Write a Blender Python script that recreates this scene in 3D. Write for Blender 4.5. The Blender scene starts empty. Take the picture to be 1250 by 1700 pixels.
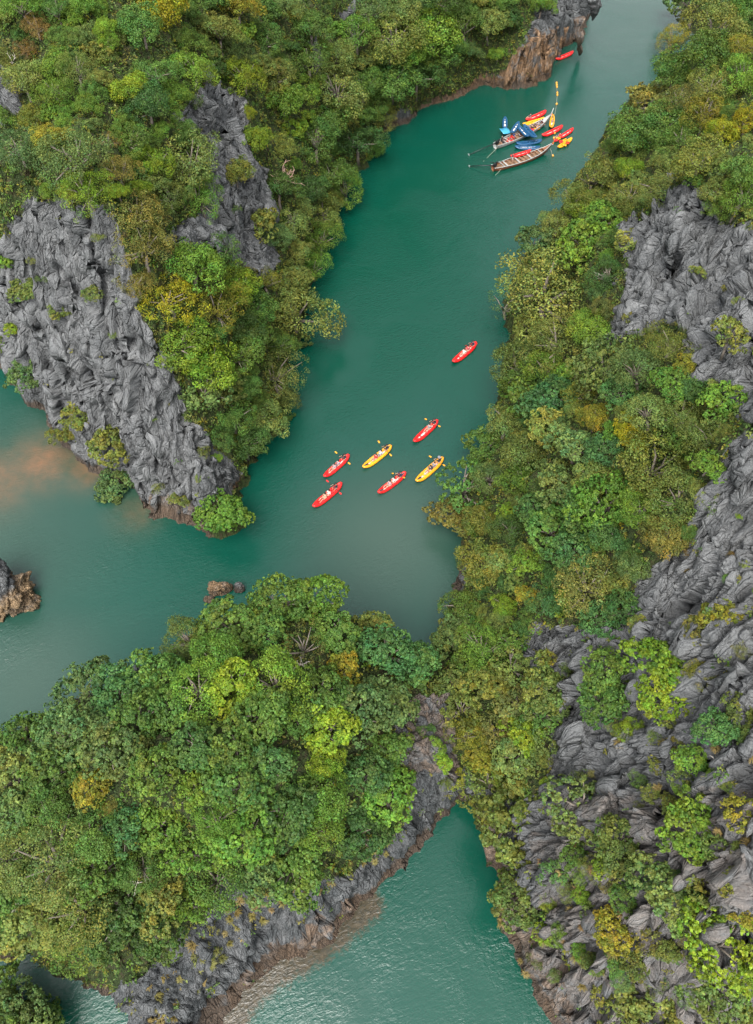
import bpy, math, random
import numpy as np
from mathutils import Vector, Matrix, Euler

scene = bpy.context.scene
R = math.radians
rng = np.random.default_rng(7)
random.seed(7)

# ------------------------------------------------------------------ camera, sky, sun, exposure
CAM_H, PITCH, FOC = 80.0, R(56.0), 1300.0          # metres, below the horizon, focal length in photo pixels (1250x1700)
cam_data = bpy.data.cameras.new("camera")
cam = bpy.data.objects.new("camera", cam_data)
scene.collection.objects.link(cam)
cam.location = (0, 0, CAM_H)
cam.rotation_euler = (R(90) - PITCH, 0, 0)
cam_data.sensor_fit = 'VERTICAL'
cam_data.sensor_height = 24.0
cam_data.lens = 24.0 * FOC / 1700.0
cam_data.clip_start, cam_data.clip_end = 0.5, 6000
scene.camera = cam

SUN_EL, SUN_AZ = R(60), R(-166)                       # azimuth measured from +Y towards +X
world = bpy.data.worlds.new("World")
scene.world = world
world.use_nodes = True
wn, wl = world.node_tree.nodes, world.node_tree.links
wn.clear()
w_out = wn.new("ShaderNodeOutputWorld")
w_bg = wn.new("ShaderNodeBackground")
w_sky = wn.new("ShaderNodeTexSky")
w_sky.sky_type = 'NISHITA'
w_sky.sun_disc = False
w_sky.sun_elevation = SUN_EL
w_sky.sun_rotation = SUN_AZ
w_sky.air_density, w_sky.dust_density, w_sky.ozone_density = 1.0, 4.0, 1.0
w_hsv = wn.new("ShaderNodeHueSaturation")           # a veiled, milky sky
w_hsv.inputs['Saturation'].default_value = 0.2
wl.new(w_sky.outputs[0], w_hsv.inputs['Color'])
wl.new(w_hsv.outputs[0], w_bg.inputs['Color'])
w_bg.inputs['Strength'].default_value = 0.15
wl.new(w_bg.outputs[0], w_out.inputs['Surface'])

sun_data = bpy.data.lights.new("sun", 'SUN')
sun_data.energy = 1.8
sun_data.angle = R(38)
sun_data.color = (1.0, 0.96, 0.9)
sun = bpy.data.objects.new("sun", sun_data)
scene.collection.objects.link(sun)
sdir = Vector((math.sin(SUN_AZ) * math.cos(SUN_EL), math.cos(SUN_AZ) * math.cos(SUN_EL), math.sin(SUN_EL)))
sun.rotation_euler = sdir.to_track_quat('Z', 'Y').to_euler()
sun.location = sdir * 300

vs = scene.view_settings
vs.view_transform, vs.look, vs.gamma, vs.use_curve_mapping = 'Standard', 'None', 1.0, False
vs.exposure = 1.34

# ------------------------------------------------------------------ pixel <-> world (used to survey the place from the photograph)
SP, CP = math.sin(PITCH), math.cos(PITCH)
def ray(px, py):
    u, v = (px - 625.0) / FOC, (py - 850.0) / FOC
    return np.array([u, CP - v * SP, -SP - v * CP])
def U(px, py, z=0.0):
    d = ray(px, py)
    t = (z - CAM_H) / d[2]
    return (d[0] * t, d[1] * t, z)
def project(P):
    P = np.asarray(P, dtype=np.float64)
    x, y, z = P[..., 0], P[..., 1], P[..., 2] - CAM_H
    dep = np.maximum(y * CP - z * SP, 0.1)
    up = y * SP + z * CP
    return 625.0 + FOC * x / dep, 850.0 - FOC * up / dep, dep

# ------------------------------------------------------------------ noise
def _hash(ix, iy, iz, seed):
    h = (ix.astype(np.uint32) * np.uint32(374761393) + iy.astype(np.uint32) * np.uint32(668265263)
         + iz.astype(np.uint32) * np.uint32(2147483647) + np.uint32(seed * 974634777 & 0xffffffff))
    h = (h ^ (h >> np.uint32(13))) * np.uint32(1274126177)
    h = (h ^ (h >> np.uint32(16))) * np.uint32(2246822519)
    return h ^ (h >> np.uint32(15))
def vnoise(x, y, z, seed=0):
    x0, y0, z0 = np.floor(x), np.floor(y), np.floor(z)
    fx, fy, fz = x - x0, y - y0, z - z0
    ux, uy, uz = (f * f * f * (f * (f * 6 - 15) + 10) for f in (fx, fy, fz))
    ix, iy, iz = x0.astype(np.int64), y0.astype(np.int64), z0.astype(np.int64)
    out = 0
    for dx in (0, 1):
        wx = ux if dx else 1 - ux
        for dy in (0, 1):
            wy = uy if dy else 1 - uy
            for dz in (0, 1):
                h = _hash(ix + dx, iy + dy, iz + dz, seed)
                gx = ((h & np.uint32(1023)).astype(np.float32) / 511.5 - 1)
                gy = (((h >> np.uint32(10)) & np.uint32(1023)).astype(np.float32) / 511.5 - 1)
                gz = (((h >> np.uint32(20)) & np.uint32(1023)).astype(np.float32) / 511.5 - 1)
                out = out + wx * wy * (uz if dz else 1 - uz) * (gx * (fx - dx) + gy * (fy - dy) + gz * (fz - dz))
    return out * 1.5
def fbm(x, y, z, oct=4, seed=0, gain=0.5):
    a, s, f = 1.0, 0, 1.0
    for i in range(oct):
        s = s + a * vnoise(x * f, y * f, z * f, seed + i)
        a *= gain; f *= 2.03
    return s
def worley(x, y, z, seed=0):
    x0, y0, z0 = np.floor(x).astype(np.int64), np.floor(y).astype(np.int64), np.floor(z).astype(np.int64)
    f1 = np.full(x.shape, 9.0, np.float32); f2 = f1.copy()
    idv = np.zeros(x.shape, np.float32)
    for dx in (-1, 0, 1):
        for dy in (-1, 0, 1):
            for dz in (-1, 0, 1):
                cx, cy, cz = x0 + dx, y0 + dy, z0 + dz
                h = _hash(cx, cy, cz, seed)
                px = cx + (h & np.uint32(1023)).astype(np.float32) / 1023
                py = cy + ((h >> np.uint32(10)) & np.uint32(1023)).astype(np.float32) / 1023
                pz = cz + ((h >> np.uint32(20)) & np.uint32(1023)).astype(np.float32) / 1023
                d = np.sqrt((px - x) ** 2 + (py - y) ** 2 + (pz - z) ** 2).astype(np.float32)
                near = d < f1
                f2 = np.where(near, f1, np.minimum(f2, d))
                idv = np.where(near, (h >> np.uint32(5) & np.uint32(255)).astype(np.float32) / 255, idv)
                f1 = np.where(near, d, f1)
    return f1, f2, idv
def facets(x, y, z, seed, tilt):
    """angular blocks: each cell is one plane with its own tilt; also the gap between cells"""
    x0, y0, z0 = np.floor(x).astype(np.int64), np.floor(y).astype(np.int64), np.floor(z).astype(np.int64)
    f1 = np.full(x.shape, 9.0, np.float32); f2 = f1.copy(); val = np.zeros(x.shape, np.float32)
    for dx in (-1, 0, 1):
        for dy in (-1, 0, 1):
            for dz in (-1, 0, 1):
                cx, cy, cz = x0 + dx, y0 + dy, z0 + dz
                h = _hash(cx, cy, cz, seed); k = _hash(cx, cy, cz, seed + 77)
                u = lambda q, s_: ((q >> np.uint32(s_)) & np.uint32(1023)).astype(np.float32) / 1023
                ox, oy, oz = x - cx - u(h, 0), y - cy - u(h, 10), z - cz - u(h, 20)
                d = np.sqrt(ox * ox + oy * oy + oz * oz).astype(np.float32)
                v = (u(k, 0) - .5) * 2 * ox + (u(k, 10) - .5) * 2 * oy + (u(k, 20) - .5) * 2 * oz
                v = tilt * v + ((k >> np.uint32(3)) & np.uint32(255)).astype(np.float32) / 255 - .5
                near = d < f1
                f2 = np.where(near, f1, np.minimum(f2, d)); val = np.where(near, v, val); f1 = np.where(near, d, f1)
    return val, f2 - f1
def sstep(a, b, x):
    t = np.clip((x - a) / (b - a), 0, 1)
    return t * t * (3 - 2 * t)

def in_poly(x, y, poly):
    poly = np.asarray(poly, float)
    c = np.zeros(x.shape, bool)
    j = len(poly) - 1
    for i in range(len(poly)):
        xi, yi = poly[i]; xj, yj = poly[j]
        if yi != yj:
            c ^= ((yi > y) != (yj > y)) & (x < (xj - xi) * (y - yi) / (yj - yi) + xi)
        j = i
    return c
def sdist(x, y, poly):
    """distance to a polygon's outline, positive inside"""
    poly = np.asarray(poly, np.float32)
    best = np.full(x.shape, 1e9, np.float32)
    for i in range(len(poly)):
        a, b = poly[i - 1], poly[i]
        e = b - a
        t = np.clip(((x - a[0]) * e[0] + (y - a[1]) * e[1]) / max(float(e @ e), 1e-6), 0, 1)
        best = np.minimum(best, (x - a[0] - t * e[0]) ** 2 + (y - a[1] - t * e[1]) ** 2)
    return np.where(in_poly(x, y, poly), 1, -1) * np.sqrt(best)

# ------------------------------------------------------------------ object helpers
COL = scene.collection
def link(name, data, parent=None, mat=None, loc=None, rot=None, scale=None):
    o = bpy.data.objects.new(name, data)
    COL.objects.link(o)
    if parent is not None: o.parent = parent
    if mat is not None and data is not None and len(data.materials) == 0: data.materials.append(mat)
    if loc is not None: o.location = loc
    if rot is not None: o.rotation_euler = rot
    if scale is not None: o.scale = scale if hasattr(scale, '__len__') else (scale,) * 3
    return o
def tag(o, label=None, cat=None, group=None, kind=None):
    if label: o['label'] = label
    if cat: o['category'] = cat
    if group: o['group'] = group
    if kind: o['kind'] = kind
    return o
def np_mesh(name, verts, faces, smooth=True):
    """verts (n,3); faces (m,3) or (m,4) int array"""
    me = bpy.data.meshes.new(name)
    faces = np.asarray(faces, np.int32); k = faces.shape[1]
    me.vertices.add(len(verts)); me.vertices.foreach_set("co", np.asarray(verts, np.float32).ravel())
    me.loops.add(faces.size); me.loops.foreach_set("vertex_index", faces.ravel())
    me.polygons.add(len(faces))
    me.polygons.foreach_set("loop_start", np.arange(0, faces.size, k, dtype=np.int32))
    me.polygons.foreach_set("loop_total", np.full(len(faces), k, np.int32))
    if smooth: me.polygons.foreach_set("use_smooth", np.ones(len(faces), bool))
    me.update(calc_edges=True)
    return me
def set_attr(me, name, values, dom='POINT'):
    a = me.attributes.new(name, 'FLOAT', dom)
    a.data.foreach_set("value", np.asarray(values, np.float32))

# ------------------------------------------------------------------ materials
def mat_new(name):
    m = bpy.data.materials.new(name); m.use_nodes = True
    nt = m.node_tree
    b = nt.nodes["Principled BSDF"]
    return m, nt, b
class NT:
    def __init__(s, nt): s.nt = nt
    def n(s, t, **kw):
        o = s.nt.nodes.new(t)
        for k, v in kw.items(): setattr(o, k, v)
        return o
    def l(s, a, b): s.nt.links.new(a, b)
    def noise(s, vec, scale, detail=4, rough=0.55, dist=0.0):
        n = s.n("ShaderNodeTexNoise"); n.inputs['Scale'].default_value = scale
        n.inputs['Detail'].default_value = detail; n.inputs['Roughness'].default_value = rough
        n.inputs['Distortion'].default_value = dist
        if vec is not None: s.l(vec, n.inputs['Vector'])
        return n.outputs['Fac']
    def mapping(s, vec, scale):
        m = s.n("ShaderNodeMapping"); m.inputs['Scale'].default_value = scale; s.l(vec, m.inputs['Vector']); return m.outputs[0]
    def ramp(s, fac, stops):
        r = s.n("ShaderNodeValToRGB"); e = r.color_ramp.elements
        while len(e) < len(stops): e.new(0.5)
        for el, (p, c) in zip(e, stops):
            el.position = p; el.color = (*c, 1) if len(c) == 3 else c
        s.l(fac, r.inputs[0]); return r.outputs[0]
    def mix(s, fac, a, b, blend='MIX'):
        m = s.n("ShaderNodeMix", data_type='RGBA', blend_type=blend)
        for sock, v in ((m.inputs[0], fac), (m.inputs[6], a), (m.inputs[7], b)):
            if isinstance(v, (int, float)): sock.default_value = v
            elif isinstance(v, tuple): sock.default_value = (*v, 1)
            else: s.l(v, sock)
        return m.outputs[2]
    def math(s, op, a, b=None, clamp=False):
        m = s.n("ShaderNodeMath", operation=op); m.use_clamp = clamp
        for i, v in enumerate((a, b)):
            if v is None: continue
            if isinstance(v, (int, float)): m.inputs[i].default_value = v
            else: s.l(v, m.inputs[i])
        return m.outputs[0]
    def attr(s, name):
        a = s.n("ShaderNodeAttribute", attribute_name=name); return a
    def maprange(s, v, a, b, c=0.0, d=1.0):
        m = s.n("ShaderNodeMapRange"); s.l(v, m.inputs[0])
        for i, x in zip((1, 2, 3, 4), (a, b, c, d)): m.inputs[i].default_value = x
        return m.outputs[0]

def simple_mat(name, col, rough=0.6, var=0.12, scale=6.0, metal=0.0):
    m, nt, b = mat_new(name); t = NT(nt)
    tc = t.n("ShaderNodeTexCoord")
    f = t.noise(tc.outputs['Object'], scale, 4)
    c = t.ramp(f, [(0.3, tuple(x * (1 - var * 2) for x in col)), (0.7, tuple(min(x * (1 + var), 1) for x in col))])
    t.l(c, b.inputs['Base Color'])
    b.inputs['Roughness'].default_value = rough; b.inputs['Metallic'].default_value = metal
    return m

def rock_material():
    m, nt, b = mat_new("limestone"); t = NT(nt)
    geo = t.n("ShaderNodeNewGeometry"); pos = geo.outputs['Position']
    sep = t.n("ShaderNodeSeparateXYZ"); t.l(pos, sep.inputs[0])
    flow = t.attr('flow').outputs['Vector']
    big = t.noise(pos, 0.16, 5, 0.6)
    mid = t.noise(flow, 0.95, 6, 0.65, 0.4)
    fine = t.noise(pos, 6.0, 6, 0.72)
    streak = t.noise(t.mapping(flow, (1.7, 1.7, 0.6)), 1.0, 5, 0.6, 0.3)
    grey = t.ramp(mid, [(0.28, (0.040, 0.043, 0.046)), (0.45, (0.084, 0.089, 0.093)), (0.6, (0.142, 0.148, 0.151)), (0.78, (0.25, 0.256, 0.258))])
    grey = t.mix(t.maprange(big, 0.45, 0.65, 0, 0.55), grey, (0.18, 0.185, 0.188))
    grey = t.mix(t.maprange(streak, 0.54, 0.68, 0, 0.55), grey, (0.06, 0.062, 0.064))
    grey = t.mix(t.maprange(fine, 0.35, 0.75, 0, 0.6), grey, (0.235, 0.24, 0.242))
    grey = t.mix(t.maprange(fine, 0.42, 0.3, 0, 0.6), grey, (0.05, 0.05, 0.052))
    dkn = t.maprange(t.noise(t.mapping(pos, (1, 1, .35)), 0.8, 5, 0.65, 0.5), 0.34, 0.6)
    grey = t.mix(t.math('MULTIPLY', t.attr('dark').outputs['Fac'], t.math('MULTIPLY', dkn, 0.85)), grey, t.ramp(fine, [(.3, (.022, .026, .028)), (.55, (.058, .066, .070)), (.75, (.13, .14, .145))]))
    # rusty and tan staining
    on = t.noise(pos, 0.55, 5, 0.65, 0.6)
    ocol = t.ramp(t.noise(t.mapping(pos, (1, 1, 0.4)), 1.5, 6, 0.65), [(0.28, (0.05, 0.034, 0.022)), (0.45, (0.17, 0.105, 0.06)), (0.6, (0.30, 0.185, 0.105)), (0.78, (0.42, 0.33, 0.24))])
    of = t.math('MULTIPLY', t.attr("orange").outputs['Fac'], t.maprange(on, 0.36, 0.52), True)
    col = t.mix(of, grey, ocol)
    # dark wet tidal band with brown algae
    zn = t.math('ADD', sep.outputs[2], t.math('MULTIPLY', t.math('SUBTRACT', on, 0.5), 2.5))
    band = t.maprange(zn, 1.5, 0.7)
    bandc = t.ramp(fine, [(0.3, (0.024, 0.019, 0.014)), (0.55, (0.075, 0.05, 0.032)), (0.75, (0.16, 0.11, 0.072))])
    tan = t.attr('tan').outputs['Fac']
    col = t.mix(t.math('MULTIPLY', tan, t.maprange(on, 0.25, 0.5)), col, t.ramp(fine, [(.28, (.09, .06, .035)), (.5, (.27, .185, .105)), (.72, (.42, .31, .19))]))
    col = t.mix(t.math('MULTIPLY', t.math('MULTIPLY', band, 0.85), t.math('SUBTRACT', 1.0, t.math('MULTIPLY', tan, .8))), col, bandc)
    # soil, litter and moss where plants grow
    soil = t.ramp(t.noise(pos, 1.4, 6, 0.7), [(0.3, (0.018, 0.03, 0.009)), (0.5, (0.035, 0.055, 0.014)), (0.62, (0.05, 0.042, 0.02)), (0.75, (0.075, 0.06, 0.032))])
    veg = t.attr("veg").outputs['Fac']
    vf = t.maprange(t.math('ADD', veg, t.math('MULTIPLY', t.math('SUBTRACT', fine, 0.5), 1.2)), 0.35, 0.7)
    col = t.mix(vf, col, soil)
    t.l(col, b.inputs['Base Color'])
    b.inputs['Roughness'].default_value = 0.9
    b.inputs['Specular IOR Level'].default_value = 0.25
    def ridge(sc, zsq, sd):  # sharp upright fins
        n = t.noise(t.mapping(flow, (sc, sc, sc * zsq)), 1.0, 3, 0.55, 0.35)
        return t.math('MULTIPLY', t.math('ABSOLUTE', t.math('SUBTRACT', n, 0.5)), -2.0)
    def crack(sc, w):
        v = t.n("ShaderNodeTexVoronoi", feature='DISTANCE_TO_EDGE'); v.inputs['Scale'].default_value = sc
        t.l(t.n_warp, v.inputs['Vector']); return t.maprange(v.outputs['Distance'], 0.0, w)
    wv = t.n("ShaderNodeMix", data_type='VECTOR'); wv.inputs[0].default_value = 0.06
    wn_ = t.n("ShaderNodeTexNoise"); wn_.inputs['Scale'].default_value = 2.0; wn_.inputs['Detail'].default_value = 4; t.l(flow, wn_.inputs['Vector'])
    t.l(flow, wv.inputs[4]); t.l(wn_.outputs['Color'], wv.inputs[5]); t.n_warp = wv.outputs[1]
    bh = t.math('ADD', t.math('ADD', t.math('MULTIPLY', crack(1.7, .07), .35), t.math('MULTIPLY', crack(4.2, .09), .16)), t.math('ADD', t.math('MULTIPLY', ridge(2.2, .9, 0), .45), t.math('MULTIPLY', fine, .36)))
    bu = t.n("ShaderNodeBump"); bu.inputs['Strength'].default_value = 1.0; bu.inputs['Distance'].default_value = 0.6
    t.l(bh, bu.inputs['Height']); t.l(bu.outputs[0], b.inputs['Normal'])
    return m
M_ROCK = rock_material()

# ------------------------------------------------------------------ survey: coast lines, heights, rock faces (photo pixels at a known height)
def coast(pts): return [U(*p)[:2] if len(p) == 2 and isinstance(p, tuple) else tuple(p) for p in pts]
W = lambda x, y: [x, y]                              # a point given in metres
COAST_A = coast([(978,30),(962,66),(938,84),(920,104),(902,133),(880,145),(850,150),(800,142),(760,165),(720,172),(695,185),(680,205),(645,212),(620,250),
    (600,288),(572,300),(568,340),(550,385),(535,440),(515,500),(502,560),(485,610),(470,680),(455,715),(435,755),(412,795),(400,830),(405,875),
    (380,888),(350,890),(320,872),(285,862),(250,853),(215,812),(165,788),(110,745),(62,690),(25,640),(-5,600),
    W(-62,85),W(-80,100),W(-85,240),W(50,240),W(47,200)])
HT_A = [(30,340,32),(120,338,34),(210,368,33),(25,490,17),(150,600,16),(250,700,12),(230,520,24),(310,640,15),(330,760,8),(370,820,4),
    (420,700,6),(400,560,14),(450,480,10),(500,400,6),(470,300,14),(430,300,18),(430,400,13),(560,200,9),(530,100,17),(600,130,9),(660,110,9),
    (740,80,7),(850,60,8),(900,20,9),(950,40,7),(985,10,7),(200,250,33),(100,100,36),(0,0,40),(300,30,33),(400,50,27),(350,150,27),(345,200,28),
    (380,440,17),(280,400,27),(330,330,26),(300,250,31),(90,600,11),(60,420,24),(0,300,34)]
HW_A = [(0,175,20),(30,182,18),(-20,170,26),(-40,130,40),(-60,112,40),(-70,150,45),(-20,140,27),(45,192,12),(10,168,16),(-60,90,30)]
COAST_B = coast([W(140,240),W(72,240),W(67,200),(1125,60),(1085,140),(1020,200),(975,262),(952,300),(935,345),(900,395),(858,440),(838,500),(842,560),(832,640),
    (820,700),(815,750),(778,790),(762,850),(765,900),(752,960),(744,1010),(718,1060),(722,1095),W(3.5,36.5),W(1,37.5),W(-4.5,39.5),W(-11,40.5),W(-16,40),
    W(-19.5,36.8),W(-23,33.5),W(-26.5,32),W(-32,28.5),W(-38,26.5),W(-55,22),W(-55,5),(-10,1596),(40,1600),(85,1612),(130,1622),(175,1650),(215,1705),W(-20.5,-5),W(-12,-6),W(-13.5,-1),
    (372,1700),(392,1668),(432,1632),(500,1592),(560,1552),(602,1515),(637,1475),(692,1415),(737,1370),(765,1338),(784,1350),(797,1400),(812,1450),(830,1510),(842,1560),
    (865,1605),(885,1640),(905,1680),W(16.5,-1),W(22,-3.5),W(60,-6),W(140,-6)])
HT_B = [(1130,310,30),(1180,340,33),(1250,380,33),(950,600,14),(1080,480,24),(880,850,12),(1000,760,22),(1100,650,30),(1250,560,36),(850,1080,10),(950,1060,16),
    (1060,960,22),(1150,900,28),(1220,740,36),(1250,900,32),(1250,690,38),(1100,800,24),(900,1250,10),(1000,1250,17),(1130,1200,24),(1250,1150,30),(900,1450,10),
    (1000,1450,16),(1130,1420,24),(1250,1400,30),(900,1600,6),(1000,1600,12),(1130,1600,18),(1250,1580,24),(1000,1680,6),(1150,1690,9),(1250,1690,9),
    (1000,300,10),(1100,200,18),(1250,250,26),(1250,50,20),(1180,90,14),(1125,40,4),(1000,420,12),(1060,380,19),(900,500,7),(1180,450,29),
    (300,1300,20),(150,1350,17),(450,1300,19),(550,1200,15),(450,1100,15),(300,1150,16),(100,1250,11),(650,1350,8),(620,1100,10),(690,1120,7),(700,1200,9),(742,1285,9),
    (330,1500,10),(200,1560,9),(60,1500,11),(450,1490,8),(560,1450,8),(300,1620,4),(250,1690,3),(370,1580,4),(480,1540,3),(500,1575,.5),(430,1608,.5),(405,1650,.5),(560,1533,.5)]
HW_B = [(60,60,45),(60,20,45),(80,100,40),(100,30,50),(80,140,28),(40,5,30),(60,0,30),(45,30,42),(-40,15,9),(-9.5,34.5,11),(-5,34.0,10.5),(-14.5,33.5,9.5),(-18.5,31,10)]
COAST_D = coast([W(-50,4.2),W(-33,4.0),W(-30,3.0),W(-27.6,1.4),W(-26.2,-1),W(-25,-6),W(-50,-6)])
HT_D = [(50,1690,4)]
HW_D = [(-34,-1,5),(-40,0,5)]

# bare rock as seen in the photograph (pixels)
ROCK = [
    [(38,338),(85,328),(190,355),(208,400),(218,470),(238,530),(268,580),(300,640),(312,700),(352,725),(382,760),(405,790),(395,830),(350,835),(345,895),(310,895),(250,870),(205,835),(150,800),(100,760),(50,700),(10,640),(-20,600),(-20,500),(5,420)],
    [(340,140),(400,150),(412,190),(402,240),(442,290),(457,350),(462,440),(440,475),(400,440),(370,425),(330,415),(265,402),(290,380),(335,355),(350,300),(338,270),(330,220),(282,190),(318,172)],
    [(330,105),(352,100),(358,135),(335,140)], [(-10,120),(35,125),(40,180),(-10,215)], [(515,75),(535,80),(540,120),(520,125)], [(565,20),(590,0),(600,60),(575,60)],
    [(640,230),(640,190),(700,180),(760,150),(800,130),(835,120),(865,70),(890,20),(900,-30),(1010,-30),(1000,40),(970,110),(900,160),(850,165),(760,180),(700,200)],
    [(1100,312),(1150,305),(1182,338),(1192,375),(1480,382),(1480,700),(1232,705),(1215,650),(1160,640),(1125,600),(1150,560),(1120,540),(1060,560),(1008,572),(1020,520),(1042,440),(1018,372),(1062,360)],
    [(1480,690),(1218,720),(1165,830),(1142,900),(1052,960),(1035,1040),(960,1042),(890,1030),(850,1075),(880,1110),(930,1120),(915,1180),(905,1300),(870,1330),(760,1330),(770,1260),(800,1300),(860,1360),(980,1420),(1480,1420)],
    [(785,1345),(900,1330),(1480,1330),(1480,1720),(880,1720),(840,1600),(800,1420)],
    [(765,1335),(700,1285),(672,1300),(682,1350),(642,1400),(600,1440),(520,1470),(450,1490),(400,1470),(370,1455),(335,1520),(280,1580),(200,1640),(140,1640),(40,1590),(-20,1590),(-20,1640),(200,1740),(380,1720),(440,1640),(570,1570),(650,1480),(710,1420)],
    [(672,1165),(742,1150),(762,1250),(765,1335),(700,1290),(650,1262),(648,1205)],
    [(745,930),(775,900),(770,980),(745,1010)], [(205,1100),(225,1090),(225,1130),(195,1140)],
]
ORANGE = [
    ([(690,200),(690,150),(790,110),(840,110),(890,50),(930,60),(975,60),(975,110),(880,170),(800,170)], 1.0),
    ([(380,890),(400,790),(440,700),(480,640),(490,700),(430,800),(420,890)], 1.0),
    ([(230,870),(240,830),(330,850),(360,900),(320,900)], 0.5),
    ([(372,1720),(400,1620),(450,1580),(520,1540),(600,1490),(660,1440),(660,1490),(570,1580),(450,1660),(400,1720)], .5),
    ([(640,1300),(640,1160),(760,1150),(770,1300),(700,1280)], 0.42),
    ([(770,1340),(800,1420),(840,1560),(900,1700),(960,1700),(890,1560),(850,1450),(830,1340)], 0.55),
    ([(880,1560),(1250,1500),(1250,1700),(880,1700)], 0.2),
    ([(900,1340),(1250,1300),(1250,1500),(900,1560)], 0.2),
]

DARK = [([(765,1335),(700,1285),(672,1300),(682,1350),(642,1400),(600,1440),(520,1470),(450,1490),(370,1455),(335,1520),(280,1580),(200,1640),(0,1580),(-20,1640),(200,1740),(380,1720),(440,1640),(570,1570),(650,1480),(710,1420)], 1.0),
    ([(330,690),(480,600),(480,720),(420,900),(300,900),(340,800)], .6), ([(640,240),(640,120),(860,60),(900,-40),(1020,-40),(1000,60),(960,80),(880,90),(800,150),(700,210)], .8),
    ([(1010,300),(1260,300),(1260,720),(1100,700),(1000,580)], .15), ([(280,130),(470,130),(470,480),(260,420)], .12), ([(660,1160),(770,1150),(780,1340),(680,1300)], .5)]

def rbf_fit(pts):
    P = np.array(pts, float)
    D = np.hypot(P[:, None, 0] - P[None, :, 0], P[:, None, 1] - P[None, :, 1])
    n = len(P)
    A = np.zeros((n + 1, n + 1)); A[:n, :n] = -D - np.eye(n) * 0.15; A[:n, n] = A[n, :n] = 1
    w = np.linalg.solve(A, np.r_[P[:, 2], 0])
    def f(x, y):
        s = np.full(x.shape, w[n], np.float32)
        for i in range(n):
            s -= np.float32(w[i]) * np.hypot(x - np.float32(P[i, 0]), y - np.float32(P[i, 1]))
        return s
    return f
def resample(poly, step):
    out = []
    for i in range(len(poly)):
        a, b = np.array(poly[i - 1]), np.array(poly[i])
        k = max(1, int(np.hypot(*(b - a)) / step))
        out += [tuple(a + (b - a) * j / k) for j in range(k)]
    return out
class Land:
    def __init__(s, coastline, ht, hw, foot, warp, ledge=False):
        s.poly = coastline; s.foot, s.warp, s.ledge = foot, warp, ledge
        s.f = rbf_fit([(x, y, 0) for x, y in resample(coastline, 4.0)] + [U(*p) for p in ht] + list(hw))
    def height(s, x, y):
        x = x.astype(np.float32); y = y.astype(np.float32)
        z0 = np.zeros_like(x)
        w = s.warp
        r1 = lambda sd, sc: 0.5 - np.abs(vnoise(x * sc, y * sc, z0, sd)) * 2
        wx = w * (1.1 * vnoise(x / 7, y / 7, z0, 11) + 0.75 * r1(12, 1 / 3.6) + 0.4 * r1(13, 1 / 1.7) + 0.22 * r1(14, 1 / .8))
        wy = w * (1.1 * vnoise(x / 7, y / 7, z0, 21) + 0.75 * r1(22, 1 / 3.6) + 0.4 * r1(23, 1 / 1.7) + 0.22 * r1(24, 1 / .8))
        X, Y = x + wx, y + wy
        d = sdist(X, Y, s.poly)
        h = s.f(X, Y)
        if s.ledge:                                      # risers and ledges
            ph = 2.4 * fbm(x / 9, y / 9, z0, 2, 81)
            T = 5.2; on = sstep(9, 13, x) * sstep(3, 7, h)
            h = h + on * .85 * T / 6.2832 * np.sin(6.2832 * h / T + ph)
        low = sstep(0, 2.0, h)
        h = np.maximum(h, 0.05) + (s.foot + (4.0 * sstep(134, 146, y) if s.warp == 1.0 else 0)) * low * (1 - np.exp(-np.maximum(d, 0) / 0.7))
        return np.where(d > 0, h, np.maximum(d * 2.0, -3.0)), d
LAND_A = Land(COAST_A, HT_A, HW_A, 2.2, 1.0)
LAND_B = Land(COAST_B, HT_B, HW_B, 2.0, 0.8, True)
LAND_D = Land(COAST_D, HT_D, HW_D, 2.0, 0.6)

def masks(P, nz=1.0):
    px, py, dep = project(P)
    n1 = fbm(P[:, 0] / 2.2, P[:, 1] / 2.2, P[:, 2] / 2.2, 3, 51)
    n2 = fbm(P[:, 0] / 2.2, P[:, 1] / 2.2, P[:, 2] / 2.2, 3, 57)
    qx, qy = px + 9 * n1 * nz, py + 9 * n2 * nz
    rock = np.zeros(len(P), bool)
    for poly in ROCK: rock |= in_poly(qx, qy, poly)
    org = np.zeros(len(P), np.float32)
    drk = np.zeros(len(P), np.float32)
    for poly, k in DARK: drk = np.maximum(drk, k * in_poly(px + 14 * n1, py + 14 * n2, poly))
    for poly, k in ORANGE: org = np.maximum(org, k * in_poly(px + 16 * n1, py + 16 * n2, poly))
    return rock, org, drk

def axis(*segs):
    out = []
    for a, b, st in segs: out.append(np.arange(a, b, st))
    out.append([segs[-1][1]]); return np.concatenate(out).astype(np.float32)

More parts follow.
